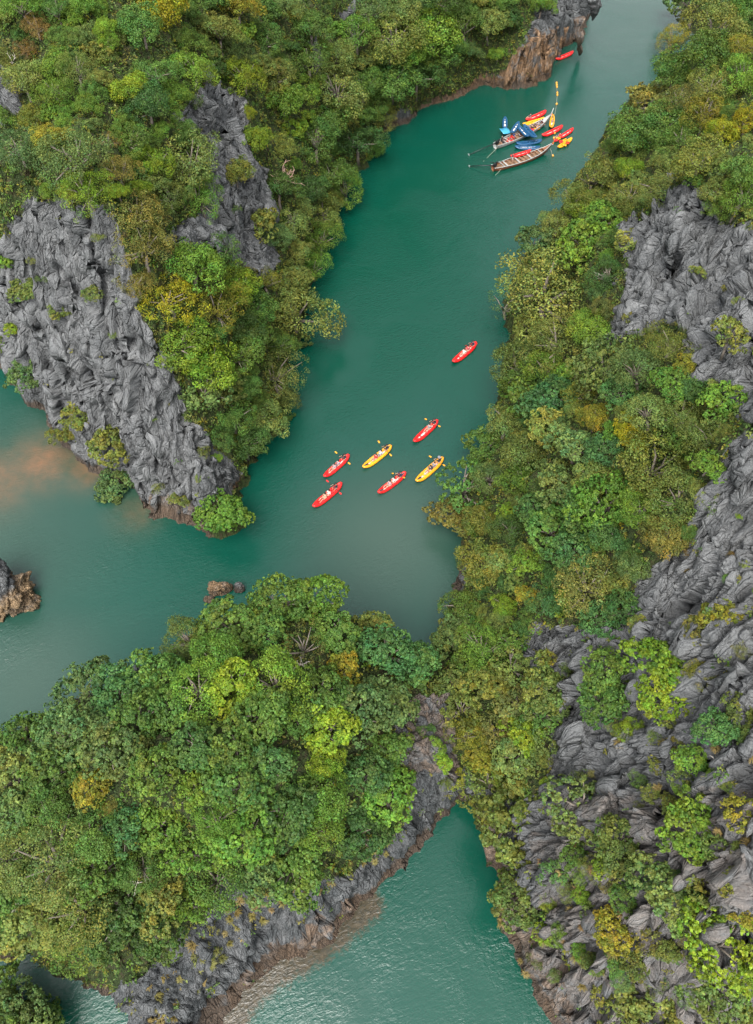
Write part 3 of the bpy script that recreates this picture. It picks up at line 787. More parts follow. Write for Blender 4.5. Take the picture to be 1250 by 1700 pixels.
FEATURES = [
    (452,968,70,'A','broad',"pale olive treetop highest on the islet crest"), (500,960,66,'S','broad',"grey-green treetop highest on the islet crest"), (548,972,70,'G','broad',"green treetop on the islet crest facing the canoes"), (592,1000,58,'T','airy',"thin blue-green treetop on the islet crest facing the canoes"),
    (378,1004,62,'B','broad',"fresh green treetop directly below the small brown rock"), (420,985,58,'A','broad',"pale olive treetop right of the small brown rock"), (338,1016,52,'S','broad',"grey-green treetop left of the small brown rock"),
    (-4,415,56,'B','broad',"fresh green tree at the photo's left edge beside the pale rock face"), (0,345,52,'S','broad',"grey-green tree at the photo's left edge above the pale rock face"), (-6,560,50,'O','broad',"olive tree at the photo's left edge low on the rock face"),
    (955,335,64,'O','shaggy',"olive tree at the water's edge near the brown boat's stern side"), (925,372,62,'A','lobed',"pale olive tree at the water's edge above the huge one"), (890,402,60,'S','broad',"grey-green tree at the water's edge above the huge one"),
    (985,300,56,'N','lacy',"thin brownish tree at the bank nearest the brown boat"),
    (30,1640,92,'G','broad',"green tree on the low islet across the dark channel"), (92,1662,78,'A','broad',"pale olive tree at the dark channel's near bank"), (45,1695,90,'S','broad',"grey-green tree at the photo's bottom corner"),
    (265,6,78,'Y','lobed',"vivid yellow-green tree at the very top of the hill"), (60,46,46,'R','fine',"rust brown round tree near the hilltop"),
    (42,80,34,'R','fine',"smaller rust brown tree just below the round rust one"), (178,52,42,'L','lobed',"pale lime tree right of the rust brown trees"),
    (178,72,34,'L','lobed',"lime tuft-shaped tree below the pale lime tree"),
    (215,145,62,'L','lobed',"yellow-green lobed tree uphill of the umbrella tree"), (58,192,52,'M','lobed',"mustard tree left of the umbrella tree, upper of two"),
    (84,224,46,'M','lobed',"mustard tree left of the umbrella tree, lower of two"), (145,175,44,'B','lobed',"bright green tree between mustard and yellow-green trees"),
    (122,262,118,'S','flat',"wide grey-green umbrella tree with bare limbs showing"), (196,286,62,'N','fine',"brown-leaved tree touching the umbrella tree"),
    (178,238,40,'R','lacy',"small rusty tree behind the umbrella tree"), (150,322,74,'L','fine',"deep lime tree directly below the umbrella tree"), (118,326,40,'M','fine',"mustard bush-like tree left of the deep lime tree"),
    (196,322,36,'L','lobed',"small lime tree beside the deep lime tree"), (230,318,42,'L','lobed',"lime tree above the tall bronze tree"),
    (230,358,92,'N','fine',"tall bronze tree on the rim of the rock face, upper"), (240,415,84,'N','fine',"bronze tree on the rim of the rock face, middle"), (228,470,60,'N','fine',"bronze tree on the rim of the rock face, lowest"),
    (320,446,96,'B','lobed',"fresh green dome tree above the vivid yellow tree"), (280,500,86,'Y','flat',"vivid yellow flat-topped tree beside the rock face"), (362,512,82,'M','fine',"golden olive round tree right of the vivid yellow tree"),
    (425,515,70,'G','lobed',"green tree between golden olive tree and lagoon"), (490,522,112,'A','shaggy',"wide pale olive tree leaning over the lagoon"), (300,566,86,'B','lobed',"fresh green tree below the vivid yellow tree"),
    (345,606,96,'L','lobed',"lime round tree on the edge of the rock face"), (338,652,74,'S','airy',"grey-green thin tree below the lime round tree"), (400,585,72,'G','lobed',"green tree behind the lime round tree"),
    (458,620,92,'A','flat',"pale olive tree with a bent pale limb over water"), (385,688,66,'G','lobed',"green tree above the dark waterside tree"), (406,735,70,'D','lobed',"dark green tree hanging at the waterside"),
    (368,850,76,'B','broad',"fresh green tree at the water on the rock point"), (405,850,50,'G','lacy',"thin spray of leaves beside the point tree"), (395,470,66,'L','lobed',"yellow-green tree at the foot of the spire"), (440,468,54,'M','fine',"mustard-tipped tree under the spire"),
    (415,188,22,'Y','lobed',"tiny yellow treetop beside the spire"), (424,232,52,'L','lobed',"lime tree right of the spire"), (430,375,66,'A','broad',"pale olive bushy tree clinging below the spire"),
    (390,285,54,'O','lobed',"olive tree in the cleft of the spire"), (310,270,92,'A','shaggy',"broad pale olive tree left of the spire"), (395,12,64,'M','lobed',"mustard tree at the top edge above the spire"),
    (365,55,70,'A','lobed',"pale olive conical tree uphill of the spire"), (405,128,62,'L','lobed',"lime tree uphill of the spire's right side"), (475,170,70,'B','lobed',"fresh green tree on the slope above the pink bare tree"),
    (560,150,84,'A','shaggy',"tall pale olive tree over the lagoon bend"), (650,60,84,'O','shaggy',"olive tree on the shaded cliff top"), (720,50,80,'B','lobed',"fresh green tree on the shaded cliff top"),
    (652,130,80,'G','lobed',"rounded green tree above the dark sea cave"), (815,30,64,'A','lobed',"pale olive tree at the edge of the sea cliff"), (900,10,44,'B','lobed',"fresh green tree topping the orange sea cliff"), (825,98,30,'B','lobed',"small bright tree over the cave mouth"),
    (1150,24,78,'S','airy',"grey-green thin tree leaning out at the far channel"), (1192,46,84,'A','shaggy',"pale olive tree behind the mustard tree"), (1112,84,52,'M','fine',"mustard domed tree beside the far channel"), (1082,104,40,'M','fine',"lower mustard tree by the far channel"),
    (1240,75,52,'M','fine',"mustard tree at the grey outcrop top"), (1175,92,72,'G','lobed',"green domed tree right of the mustard tree"), (1122,118,64,'G','lobed',"green tree below the mustard tree"), (1230,128,66,'B','lobed',"fresh green tree below the grey outcrop"),
    (1142,128,26,'L','lobed',"small vivid lime tree amid green crowns"), (1022,148,84,'R','lacy',"brown lacy tree hanging over the boats, main crown"), (1000,192,56,'R','lacy',"brown lacy tree low over the boats"), (1076,158,72,'N','airy',"brownish thinning tree beside the lacy tree"),
    (1130,165,74,'N','flat',"brownish olive flat tree behind the lacy tree"), (1055,220,80,'G','lobed',"green lobed tree facing the longtail boats"), (1105,205,72,'G','lobed',"green tree uphill of the lobed one"),
    (1202,222,58,'Y','lobed',"golden yellow tree in the upper canopy"), (1240,200,52,'Y','lobed',"golden yellow tree at the canopy edge"), (1172,192,76,'M','flat',"mustard olive flat tree beside the golden tree"), (1165,265,84,'O','shaggy',"broad olive tree below the golden tree"),
    (1003,290,62,'A','lobed',"pale olive tree nearest the longtail boats"), (1040,280,42,'L','lobed',"lime streak of a tree below the olive one"), (965,336,46,'L','lobed',"vivid lime tree above the huge olive tree"), (1098,312,70,'A','lobed',"pale olive tree behind the crag's tip"),
    (915,475,160,'A','fine',"huge pale olive tree spreading over the lagoon bank"), (850,440,92,'A','fine',"pale olive tree left of the huge one"), (842,505,60,'S','lacy',"thin grey-green tree leaning over water"), (930,570,100,'A','fine',"pale olive tree under the huge one"),
    (862,606,84,'O','shaggy',"dull olive tree below the huge olive tree"), (975,545,70,'B','lobed',"fresh green tree against the crag's foot"), (1045,400,54,'A','airy',"pale yellowish tree on the crag's edge"), (1112,575,76,'O','fine',"dark olive tree on the crag's ledge"),
    (1215,560,70,'A','airy',"pale wispy tree on the crag at the right"), (920,665,82,'T','broad',"blue-green tree midway down the bank"), (1005,610,96,'S','broad',"grey-green tree under the crag"), (970,650,60,'M','fine',"mustard olive tree under the crag"), (1070,620,92,'S','shaggy',"wide grey-green tree at the crag's base"),
    (990,695,54,'M','lobed',"mustard tree halfway up the bank"), (1138,685,82,'O','fine',"golden olive tree by the crag's lower gully"), (1050,720,56,'Y','lobed',"yellow tree in the gully"), (1090,770,112,'O','shaggy',"large olive tree in the gully"), (1125,830,92,'O','shaggy',"olive tree at the slab's left edge"),
    (960,742,80,'S','broad',"grey-green tree over the bare bank rock"), (880,752,86,'O','lobed',"olive tree facing the canoes"), (842,705,74,'A','lobed',"pale olive tree at the waterside facing the canoes"), (1012,845,92,'B','broad',"fresh green tree in the middle of the gully"),
    (920,882,86,'G','broad',"green tree low in the gully"), (775,812,84,'G','airy',"airy green tree overhanging beside the yellow canoe"), (752,888,76,'S','airy',"airy grey-green tree hanging over the water"), (970,975,96,'N','fine',"golden brown tree above the ledge rocks"),
    (835,1005,44,'L','lobed',"lime tree on the bank over the strait"), (990,1030,54,'T','broad',"blue-green tree below the golden brown tree"), (805,1075,84,'B','fine',"fresh green tree leaning over the strait"), (755,1060,70,'S','broad',"grey-green tree over the strait"),
    (715,1035,50,'G','airy',"thin green tree leaning over the strait"), (805,1135,72,'O','broad',"olive tree at the strait's right side"), (895,1140,84,'O','broad',"olive tree above the lime shrub ledge"), (775,1222,58,'M','fine',"mustard tree by the saddle"),
    (868,1215,62,'L','broad',"lime tree on the broken slope"), (1000,1110,64,'G','broad',"green tree on the ledge beside the smooth slab"), (1005,1165,76,'G','broad',"lower green tree beside the smooth slab"), (1095,1100,94,'L','broad',"large lime tree on the upper ledge"),
    (1100,1160,72,'L','broad',"yellow-lime tree below the large lime one"), (1160,1118,52,'M','fine',"mustard round tree on the upper ledge"), (1045,1212,42,'L','lobed',"small lime tree standing alone on the smooth slab"), (1190,1215,62,'T','broad',"blue-green tree on the slab's right"),
    (1148,1262,52,'B','broad',"fresh green small tree under the blue-green one"), (845,1365,108,'O','broad',"wide dull olive tree at the cove's corner"), (968,1345,104,'A','airy',"pale olive thin tree on the speckled cliff"), (1022,1402,78,'O','broad',"yellowish olive tree on the speckled cliff"),
    (1150,1375,98,'B','broad',"bright green dense tree on the speckled cliff"), (1110,1480,96,'S','broad',"grey-green tree below the bright dense one"), (1225,1350,60,'M','airy',"mustard tree at the cliff's right"), (868,1498,92,'O','broad',"olive tree overhanging the cove"),
    (1200,1565,122,'L','airy',"yellow-lime tree with pale curved limbs"), (1190,1645,96,'O','broad',"olive tree at the cliff's lowest corner"), (1075,1672,104,'A','broad',"pale olive tree at the cliff foot"), (1020,1545,60,'M','broad',"mustard-spotted tree on the low cliff"),
    (85,1420,136,'A','fine',"very large pale olive tree on the islet"), (130,1500,116,'A','fine',"pale olive tree below the very large one"), (62,1530,96,'A','broad',"pale olive tree over the dark channel"), (312,1062,80,'O','shaggy',"golden olive tree on the islet crest"),
    (318,1036,50,'M','fine',"yellowish treetop above the golden olive tree"), (240,1085,64,'B','shaggy',"fresh green tree at the islet's shoulder"), (392,1140,76,'L','broad',"lime tree in the islet's middle"), (452,1135,104,'B','shaggy',"wide fresh green tree right of the lime one"),
    (545,1210,84,'L','broad',"bright lime tree on the islet's right half"), (478,985,66,'A','broad',"pale olive treetop on the islet crest"), (528,1000,76,'B','broad',"fresh green treetop on the islet crest"), (622,1045,60,'A','broad',"rounded pale olive tree by the strait"),
    (570,1110,52,'M','broad',"mustard-tipped tree near the strait"), (500,1075,80,'N','lacy',"half-bare brownish tree with pale limbs"), (640,1085,90,'T','broad',"blue-green tree above the strait"), (690,1105,70,'T','broad',"blue-green tree at the strait's edge"),
    (540,1265,56,'L','lobed',"small lime dome on the islet"), (360,1360,76,'B','fine',"fresh green dome near the islet's centre"), (150,1310,54,'M','broad',"mustard tree beside the pinkish soil gap"), (25,1290,80,'A','broad',"pale olive tree by the pinkish soil gap"),
]
for px, py, d, code, style, lab in FEATURES:
    FEAT_AT.append((px, py, lab)); taken.add(lab)
    on_rock = False
    put_plant(px, py, d * 1.06, code, style, lab, squash=.9 if style == 'flat' else 1)

# the rest of the canopy: every remaining crown, spaced as in the photograph
def on_rock(px, py):
    p = (np.array([float(px)]), np.array([float(py)]))
    return any(in_poly(*p, poly)[0] for poly in ROCK)
def is_land(px, py): return plant(px, py, 1.5) is not None
REG = [  # polygon in the photo, spacing, width range, colours, styles
    ([(0,0),(640,0),(640,260),(560,330),(470,330),(420,100),(330,140),(330,340),(0,340)], 40, (46,78), "GGGGBBBSSOAGDALBA", ('lobed','lobed','fine','shaggy')),
    ([(640,-10),(885,-10),(850,40),(780,80),(720,105),(690,135),(645,165),(615,250),(590,270),(600,120)], 40, (48,80), "GGGBAODDSA", ('lobed','shaggy','lobed')),
    ([(330,330),(580,280),(580,420),(540,560),(480,700),(400,780),(330,660)], 38, (46,76), "GGBOADSGB", ('lobed','shaggy','fine')),
    ([(890,400),(940,318),(985,285),(1045,215),(1060,150),(1130,30),(1250,0),(1250,380),(1100,310),(1020,400)], 40, (48,80), "GGGOOASDABA", ('lobed','shaggy','lobed','flat')),
    ([(735,1100),(745,850),(835,610),(830,470),(920,370),(1030,360),(1010,560),(1230,640),(1150,880),(1040,1040),(860,1060)], 44, (52,84), "GOASBOGNDTB", ('broad','shaggy','lobed','broad')),
    ([(0,1225),(220,1100),(290,1010),(345,992),(410,985),(450,958),(560,968),(660,1050),(740,1130),(660,1180),(660,1290),(640,1390),(450,1465),(340,1490),(190,1600),(90,1570),(0,1540)], 52, (64,104), "GGTSGBGDSABBG", ('broad','broad','shaggy','broad')),
    ([(0,1620),(80,1620),(150,1690),(150,1720),(0,1720)], 46, (60,90), "GSAG", ('broad',)),
    ([(740,1100),(860,1060),(930,1120),(910,1240),(780,1330),(740,1250)], 40, (46,72), "OAGNMS", ('broad','airy')),
]
R_ = random.Random(11)
fill = []
for poly, gap, dr, cols, styles in REG[::-1]:
    xs_ = [p[0] for p in poly]; ys_ = [p[1] for p in poly]
    for _ in range(1500):
        px, py = R_.uniform(min(xs_) - 10, max(xs_) + 10), R_.uniform(max(-20, min(ys_) - 10), max(ys_) + 10)
        if not in_poly(np.array([px]), np.array([py]), poly)[0] or on_rock(px, py + 12): continue
        if any((px - q[0]) ** 2 + (py - q[1]) ** 2 < max(gap, q[2] * .8 + 6) ** 2 for q in placed): continue
        code = R_.choice(cols); d = R_.uniform(*dr)
        size = 'small ' if d < 56 else ('tall ' if d > 70 else '')
        where = place_of(px, py)
        lab, grp = which_one(f"{size}{PNAME[code]} tree", px, py, where)
        k = put_plant(px, py, d, code, R_.choice(styles), lab, grp or "canopy trees") if d > 56 or n_shrub > 70 else put_plant(px, py, d, code, R_.choice(styles), lab.replace(' tree ', ' bush ', 1), grp or "canopy bushes", small=True, hcs=.8)
        if k is not None: fill.append(k)
print("trees", n_tree, len(fill))

# shrubs growing from the rock
SHRUBS = [(50,622,66,'S'),(132,690,52,'O'),(110,720,50,'O'),(185,740,70,'A'),(195,808,62,'S'),(48,480,56,'A'),(100,515,40,'O'),(152,488,30,'A'),(75,470,24,'S'),(105,560,18,'L'),(188,560,14,'L'),
    (278,620,16,'B'),(255,700,12,'L'),(165,400,22,'A'),(55,435,20,'A'),(230,365,18,'A'),(338,750,22,'O'),(335,795,22,'A'),(300,830,34,'A'),(262,812,20,'O'),(360,760,18,'L'),(20,545,26,'L'),(5,425,40,'B'),
    (390,345,22,'S'),(1160,450,26,'A'),(1130,350,22,'S'),(1200,485,12,'Y'),(1055,520,40,'N'),(1080,560,34,'O'),(1135,610,40,'M'),(1225,500,20,'A'),(1185,640,24,'A'),(1195,680,30,'A'),(1160,700,50,'O'),(1205,720,40,'O'),
    (1130,640,44,'S'),(1220,700,20,'A'),(1225,860,12,'L'),(1140,920,16,'R'),(1135,950,14,'R'),(1215,925,20,'R'),(1210,960,22,'B'),(1195,1020,60,'M'),(1160,1050,50,'N'),(1230,1075,40,'N'),(1060,1040,34,'A'),
    (910,1092,26,'M'),(940,1110,24,'S'),(930,1175,34,'S'),(970,1225,26,'B'),(985,1190,14,'Y'),(1020,1205,30,'A'),(1085,1222,20,'L'),(1100,1240,22,'M'),(1110,1200,26,'A'),(1230,1180,60,'O'),(1245,1230,40,'O'),
    (1120,1240,34,'N'),(1060,1300,34,'B'),(1085,1275,26,'A'),(1130,1300,40,'A'),(1180,1290,20,'B'),(960,1290,24,'O'),(900,1260,30,'A'),(870,1270,26,'L'),(840,1240,36,'O'),(800,1290,34,'O'),(790,1270,30,'A'),(830,1290,28,'L'),
    (755,1290,36,'M'),(740,1300,22,'O'),(860,1300,40,'A'),(935,1370,30,'O'),(905,1300,20,'L'),(1080,1320,30,'A'),(1060,1345,26,'O'),(1110,1340,34,'A'),(1200,1300,30,'O'),(1190,1410,50,'O'),(1225,1410,26,'A'),(1060,1455,46,'T'),(1040,1490,54,'G'),
    (1010,1470,30,'N'),(980,1440,40,'O'),(950,1420,44,'G'),(920,1450,44,'T'),(880,1430,50,'O'),(1000,1440,34,'L'),(1170,1480,54,'O'),(1230,1470,60,'O'),(1240,1520,50,'M'),(1160,1520,44,'L'),(1140,1550,40,'M'),
    (1080,1560,54,'N'),(1060,1600,50,'O'),(1020,1600,34,'G'),(985,1600,34,'O'),(960,1580,26,'B'),(930,1550,36,'B'),(905,1550,40,'L'),(910,1500,30,'L'),(895,1590,36,'O'),
    (965,1490,30,'L'),(985,1520,40,'S'),(940,1480,30,'O'),(960,1460,24,'L'),(1000,1655,40,'O'),(1030,1630,30,'S'),(1095,1630,50,'O'),(1130,1640,50,'G'),(1110,1580,36,'O'),(1160,1600,50,'O'),(1225,1620,60,'L'),(1240,1690,50,'O'),(1040,1690,40,'A'),(920,1620,24,'S'),
    (700,1215,22,'B'),(720,1240,36,'B'),(715,1210,18,'T'),(735,1265,30,'L'),(690,1240,24,'G'),(660,1180,30,'A'),(725,1195,16,'N'),(780,960,26,'A'),(765,930,22,'S'),(790,880,30,'B'),(8,935,30,'O'),
    (880,640,30,'M'),(850,640,46,'B'),(905,620,40,'T'),(935,710,40,'S'),(860,780,30,'O'),(895,810,34,'S'),(935,800,44,'N'),(850,850,40,'L'),(905,850,30,'L'),(880,920,44,'O'),(830,930,40,'A'),(880,990,40,'M'),(935,1000,44,'B'),
    (260,1270,20,'L'),(410,1330,30,'M'),(390,1290,40,'M'),(370,1420,40,'B'),(470,1260,36,'D'),(60,1180,34,'N'),(440,1200,34,'M'),(180,1340,34,'N'),(205,1370,30,'N'),(150,1470,40,'T'),(245,1480,30,'T'),(595,1350,36,'D'),(10,1660,34,'M'),(120,1690,40,'N')]
for px, py, d, code in SHRUBS:
    st = R_.choice(('broad', 'airy', 'broad', 'fine') if d > 24 else ('lobed', 'fine'))
    size = 'tiny' if d < 24 else ('small' if d < 40 else 'large')
    where = place_of(px, py)
    lab, grp = which_one(f"{size} {PNAME[code]} rock shrub", px, py, where)
    put_plant(px, py, d, code, st, lab, grp or "shrubs growing from the rock", small=True, squash=.9)
# low shrubs closing the gaps between the crowns
for poly, gap, dr, cols, styles in REG:
    xs_ = [p[0] for p in poly]; ys_ = [p[1] for p in poly]
    for _ in range(700):
        px, py = R_.uniform(min(xs_), max(xs_)), R_.uniform(min(ys_), max(ys_))
        if n_shrub >= 290 or not in_poly(np.array([px]), np.array([py]), poly)[0] or on_rock(px, py): continue
        if any((px - q[0]) ** 2 + (py - q[1]) ** 2 < max(20, q[2] * .8 + 3) ** 2 for q in placed): continue
        code = R_.choice(cols); d = R_.uniform(30, 48); where = place_of(px, py)
        lab, grp = which_one(f"low {PNAME[code]} shrub", px, py, where)
        put_plant(px, py, d, code, R_.choice(('broad', 'lobed', 'shaggy')), lab, grp or "low shrubs between the trees", small=True)
from collections import Counter
print("shrubs", n_shrub)

# undergrowth: leaves nobody could count, one mesh for each island
for key, n_t in (('A', 26000), ('B', 30000), ('D', 500)):
    o, V, NV, rk = surf[key]; me = o.data
    g = np.random.default_rng(len(key) + n_t)
    npoly = len(me.polygons)
    ar = np.empty(npoly, np.float32); me.polygons.foreach_get("area", ar)
    vi = np.empty(npoly * 4, np.int32); me.polygons.foreach_get("vertices", vi); vi = vi.reshape(-1, 4)
    co = np.empty(len(me.vertices) * 3, np.float32); me.vertices.foreach_get("co", co); co = co.reshape(-1, 3)
    cen = co[vi].mean(1)
    px, py, dep = project(cen)
    cl = fbm(cen[:, 0] / 1.6, cen[:, 1] / 1.6, cen[:, 2] / 1.6, 2, 77)
    rkf = rk[vi].mean(1)
    wgt = ar * (cen[:, 2] > 1.0) * np.where(rkf > .5, .9 * (cl > .52) * (py > 900) + .12 * (cl > .66), 1.0) * ((px > -30) & (px < 1280) & (py > -30) & (py < 1730))
    pick = g.choice(npoly, n_t, p=wgt / wgt.sum())
    c = cen[pick]; nrm = unit(NV[vi[pick, 0]] + np.array([0, 0, .6]))
    k = 9
    rr = g.uniform(.14, .42, n_t)
    q = np.repeat(c, k, 0) + unit(g.normal(size=(n_t * k, 3))) * np.repeat(rr, k)[:, None] * g.uniform(.4, 1, (n_t * k, 1)) + np.repeat(nrm * rr[:, None] * .5, k, 0)
    nn = unit(np.repeat(nrm, k, 0) + g.normal(0, .5, q.shape))
    LL = np.repeat(rr, k) * g.uniform(.5, .9, n_t * k)
    v, f = leaves(q, nn, LL, LL * .55, g)
    ume = np_mesh("undergrowth", v, f, smooth=False)
    pal = np.array([PAL[x] for x in "GGOADSNBMO"])
    ci = (g.integers(0, len(pal), n_t) + 0)
    tc_ = np.repeat(pal[ci] * g.uniform(.7, 1.2, (n_t, 1)), k * 4, 0)
    tint_attr(ume, tc_)
    u = link("undergrowth", ume, mat=M_LEAF); u.color = (1, 1, 1, 1)
    tag(u, kind='stuff', label="low leafy undergrowth between the trees and in the cracks of the rock", cat="undergrowth")
print("veg", _t.time() - _t0)

# tan grass tussocks on the cliffs
def tussock_mesh(seed):
    g = np.random.default_rng(seed); n = 84; vs_, fs = [], []
    for i in range(n):
        a = g.uniform(0, 6.283); l = g.uniform(.3, 1.05); h = g.uniform(.3, .9)
        d = np.array([math.cos(a), math.sin(a), 0]); s = np.array([-d[1], d[0], 0]) * .055
        p = [d * .05, d * l * .45 + [0, 0, h * .8], d * l + [0, 0, h * .35 - .2]]
        b0 = len(vs_)
        vs_ += [p[0] - s, p[0] + s, p[1] + s, p[1] - s, p[2] + s * .3, p[2] - s * .3]
        fs += [(b0, b0 + 1, b0 + 2, b0 + 3), (b0 + 3, b0 + 2, b0 + 4, b0 + 5)]
    me = np_mesh("grass_tussock", np.array(vs_), np.array(fs), smooth=False)
    tint_attr(me, np.repeat(g.uniform(.7, 1.25, (n, 1)), 6, 0) * np.ones(3)); me.materials.append(M_LEAF)
    return me
TUSS = [tussock_mesh(i) for i in range(5)]
tus = []
for poly, gap, n, cols, lab in (
    ([(215,1650),(300,1590),(345,1530),(420,1480),(470,1475),(470,1500),(400,1560),(350,1620),(300,1690),(240,1700)], 15, 900, [(.2,.15,.048),(.17,.15,.042),(.21,.145,.06),(.15,.15,.045)], "tan grass tussock clinging to the grey tussock cliff"),
    ([(480,1470),(560,1440),(640,1385),(650,1420),(590,1460),(500,1490)], 16, 500, [(.2,.15,.048),(.17,.15,.042)], "tan grass tussock above the brown shelf"),
    ([(790,1390),(810,1380),(850,1560),(900,1660),(870,1640),(830,1530)], 22, 400, [(.22,.15,.055),(.18,.14,.045)], "rusty grass tussock at the cove's right shore"),
    ([(850,1430),(1000,1380),(1060,1560),(960,1660),(880,1600)], 34, 500, [(.22,.17,.055),(.17,.15,.045),(.24,.15,.06)], "rusty grass tussock on the speckled cliff"),
    ([(880,1230),(1250,1230),(1250,1420),(900,1400)], 48, 300, [(.2,.15,.055),(.16,.15,.045)], "tan grass tussock in the cracks under the slab")):
    xs_ = [p[0] for p in poly]; ys_ = [p[1] for p in poly]
    for _ in range(n):
        px, py = R_.uniform(min(xs_), max(xs_)), R_.uniform(min(ys_), max(ys_))
        if not in_poly(np.array([px]), np.array([py]), poly)[0] or any((px - a) ** 2 + (py - b) ** 2 < gap * gap for a, b in tus): continue
        hit = plant(px, py, .15)
        if hit is None or hit[0][2] < 1.2: continue
        tus.append((px, py))
        s = R_.uniform(.32, .62)
        o = link("grass_tussock", R_.choice(TUSS), loc=hit[0] + np.array([0, 0, .05]), rot=(R_.uniform(-.4, .4), R_.uniform(-.4, .4), R_.uniform(0, 6.3)), scale=(s, s, s * .9))
        cc = R_.choice(cols); o.color = (*cc, 1)
        hue = 'yellow-green' if cc[1] > .86 * cc[0] else ('orange-tan' if cc[0] > 1.6 * cc[1] else 'straw-coloured')
        l2 = f"{'small' if s < .42 else ('large' if s > .53 else 'middling')} {hue} {lab.split(' ', 1)[1]}"
        tag(o, l2, "tussock", lab.replace("tussock", "tussocks", 1))
print("tussocks", len(tus))

# ------------------------------------------------------------------ rocks standing alone
def rock_mesh(name, seed, radii, rough=.28, flat_base=True, sub=4, veg=0.0, org=0.0, dark=0.0, tan=0.0):
    import bmesh
    bm = bmesh.new(); bmesh.ops.create_icosphere(bm, subdivisions=sub, radius=1.0)
    v = np.array([x.co[:] for x in bm.verts]); f = np.array([[w.index for w in p.verts] for p in bm.faces]); bm.free()
    n = v.copy(); r = np.array(radii)
    p = v * r
    d = fbm(p[:, 0] / 1.3, p[:, 1] / 1.3, p[:, 2] / 1.3, 4, seed) * rough
    a1, a2, cid = worley(p[:, 0] / .9, p[:, 1] / .9, p[:, 2] / .9, seed + 1)
    d += (cid - .5) * rough * .7 - .15 * (1 - sstep(0, .14, a2 - a1)) * rough * 2
    p = p + n * (d * r.mean())[:, None]
    me = np_mesh(name, p, f)
    o_ = np.full(len(p), org) if not callable(org) else org(p)
    set_attr(me, "orange", o_); set_attr(me, "veg", np.full(len(p), veg)); set_attr(me, "dark", np.full(len(p), dark)); fa = me.attributes.new('flow', 'FLOAT_VECTOR', 'POINT'); fa.data.foreach_set('vector', (p * [1, 1, .5] + seed).astype(np.float32).ravel())
    set_attr(me, 'tan', tan(p) if callable(tan) else np.full(len(p), tan))
    me.materials.append(M_ROCK)
    return me
c = U(18, 1008)
o = link("sea_rock", rock_mesh("sea_rock", 5, (3.4, 2.6, 3.6), .3, sub=6, tan=lambda p: 1 - sstep(1.6, 2.6, p[:, 2] - .25 * p[:, 0])), loc=(c[0] - .7, c[1] + .9, 0.8))
tag(o, "tan and grey sea rock standing in shallow water at the photo's left edge", "rock")
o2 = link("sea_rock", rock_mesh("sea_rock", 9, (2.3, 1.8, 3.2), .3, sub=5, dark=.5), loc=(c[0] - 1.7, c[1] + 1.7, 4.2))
o2.parent = o; o2.matrix_parent_inverse = Matrix.Translation(-Vector(o.location)); o2.name = "grey_cap"
for dx, dy, dz, s_, cd, lb in ((-1.6, 1.3, 7.2, 1.0, 'A', "pale olive shrub on top of the tan sea rock"), (-2.0, 2.1, 7.6, .6, 'R', "rusty red shrub on top of the tan sea rock"), (-.6, 1.8, 6.2, .6, 'O', "small olive shrub at the tan sea rock's right shoulder")):
    k = link("shrub", CROWNS['broad'][1][0], loc=(c[0] + dx, c[1] + dy, dz), scale=s_); k.color = (*PAL[cd], 1); tag(k, lb, "shrub")
for px, py, rr, lb, og in ((366, 980, (1.35, .9, 1.3), "small brown rock standing in the water behind the islet's crest", 1.0), (397, 978, (.7, .5, .9), "small pale grey rock beside the small brown rock", 0.0), (348, 996, (.6, .5, .35), "low dark rock at the foot of the small brown rock", .6)):
    c = U(px, py); o = link("sea_rock", rock_mesh("sea_rock", int(px), rr, .35, sub=5, org=og, tan=.6 * og), loc=(c[0], c[1], .3)); tag(o, lb, "rock")
BOULDERS = [(672,1172,20),(690,1182,26),(708,1176,22),(722,1190,24),(700,1200,20),(682,1206,16),(735,1178,18),(690,1226,18),(712,1222,16),(664,1216,16),(678,1240,14),(728,1232,16),(742,1244,18),(700,1246,20),(672,1262,16),(718,1262,22),(736,1272,18),(694,1272,16),(655,1240,14),(748,1215,16)]
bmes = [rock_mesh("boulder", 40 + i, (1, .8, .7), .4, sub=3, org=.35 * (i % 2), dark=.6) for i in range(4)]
for i, (px, py, d) in enumerate(BOULDERS):
    hit = plant(px, py, .2)
    if hit is None: continue
    s_ = d * .6 * hit[1] / FOC
    o = link("boulder", bmes[i % 4], loc=hit[0] + np.array([0, 0, .1]), rot=(R_.uniform(-.5, .5), R_.uniform(-.5, .5), R_.uniform(0, 6)), scale=s_)
    tag(o, "grey boulder tumbled among litter in the rocky saddle", "boulder", "boulders tumbled in the rocky saddle")
def v_co(me):
    a = np.empty(len(me.vertices) * 3, np.float32); me.vertices.foreach_get('co', a); return a.reshape(-1, 3)
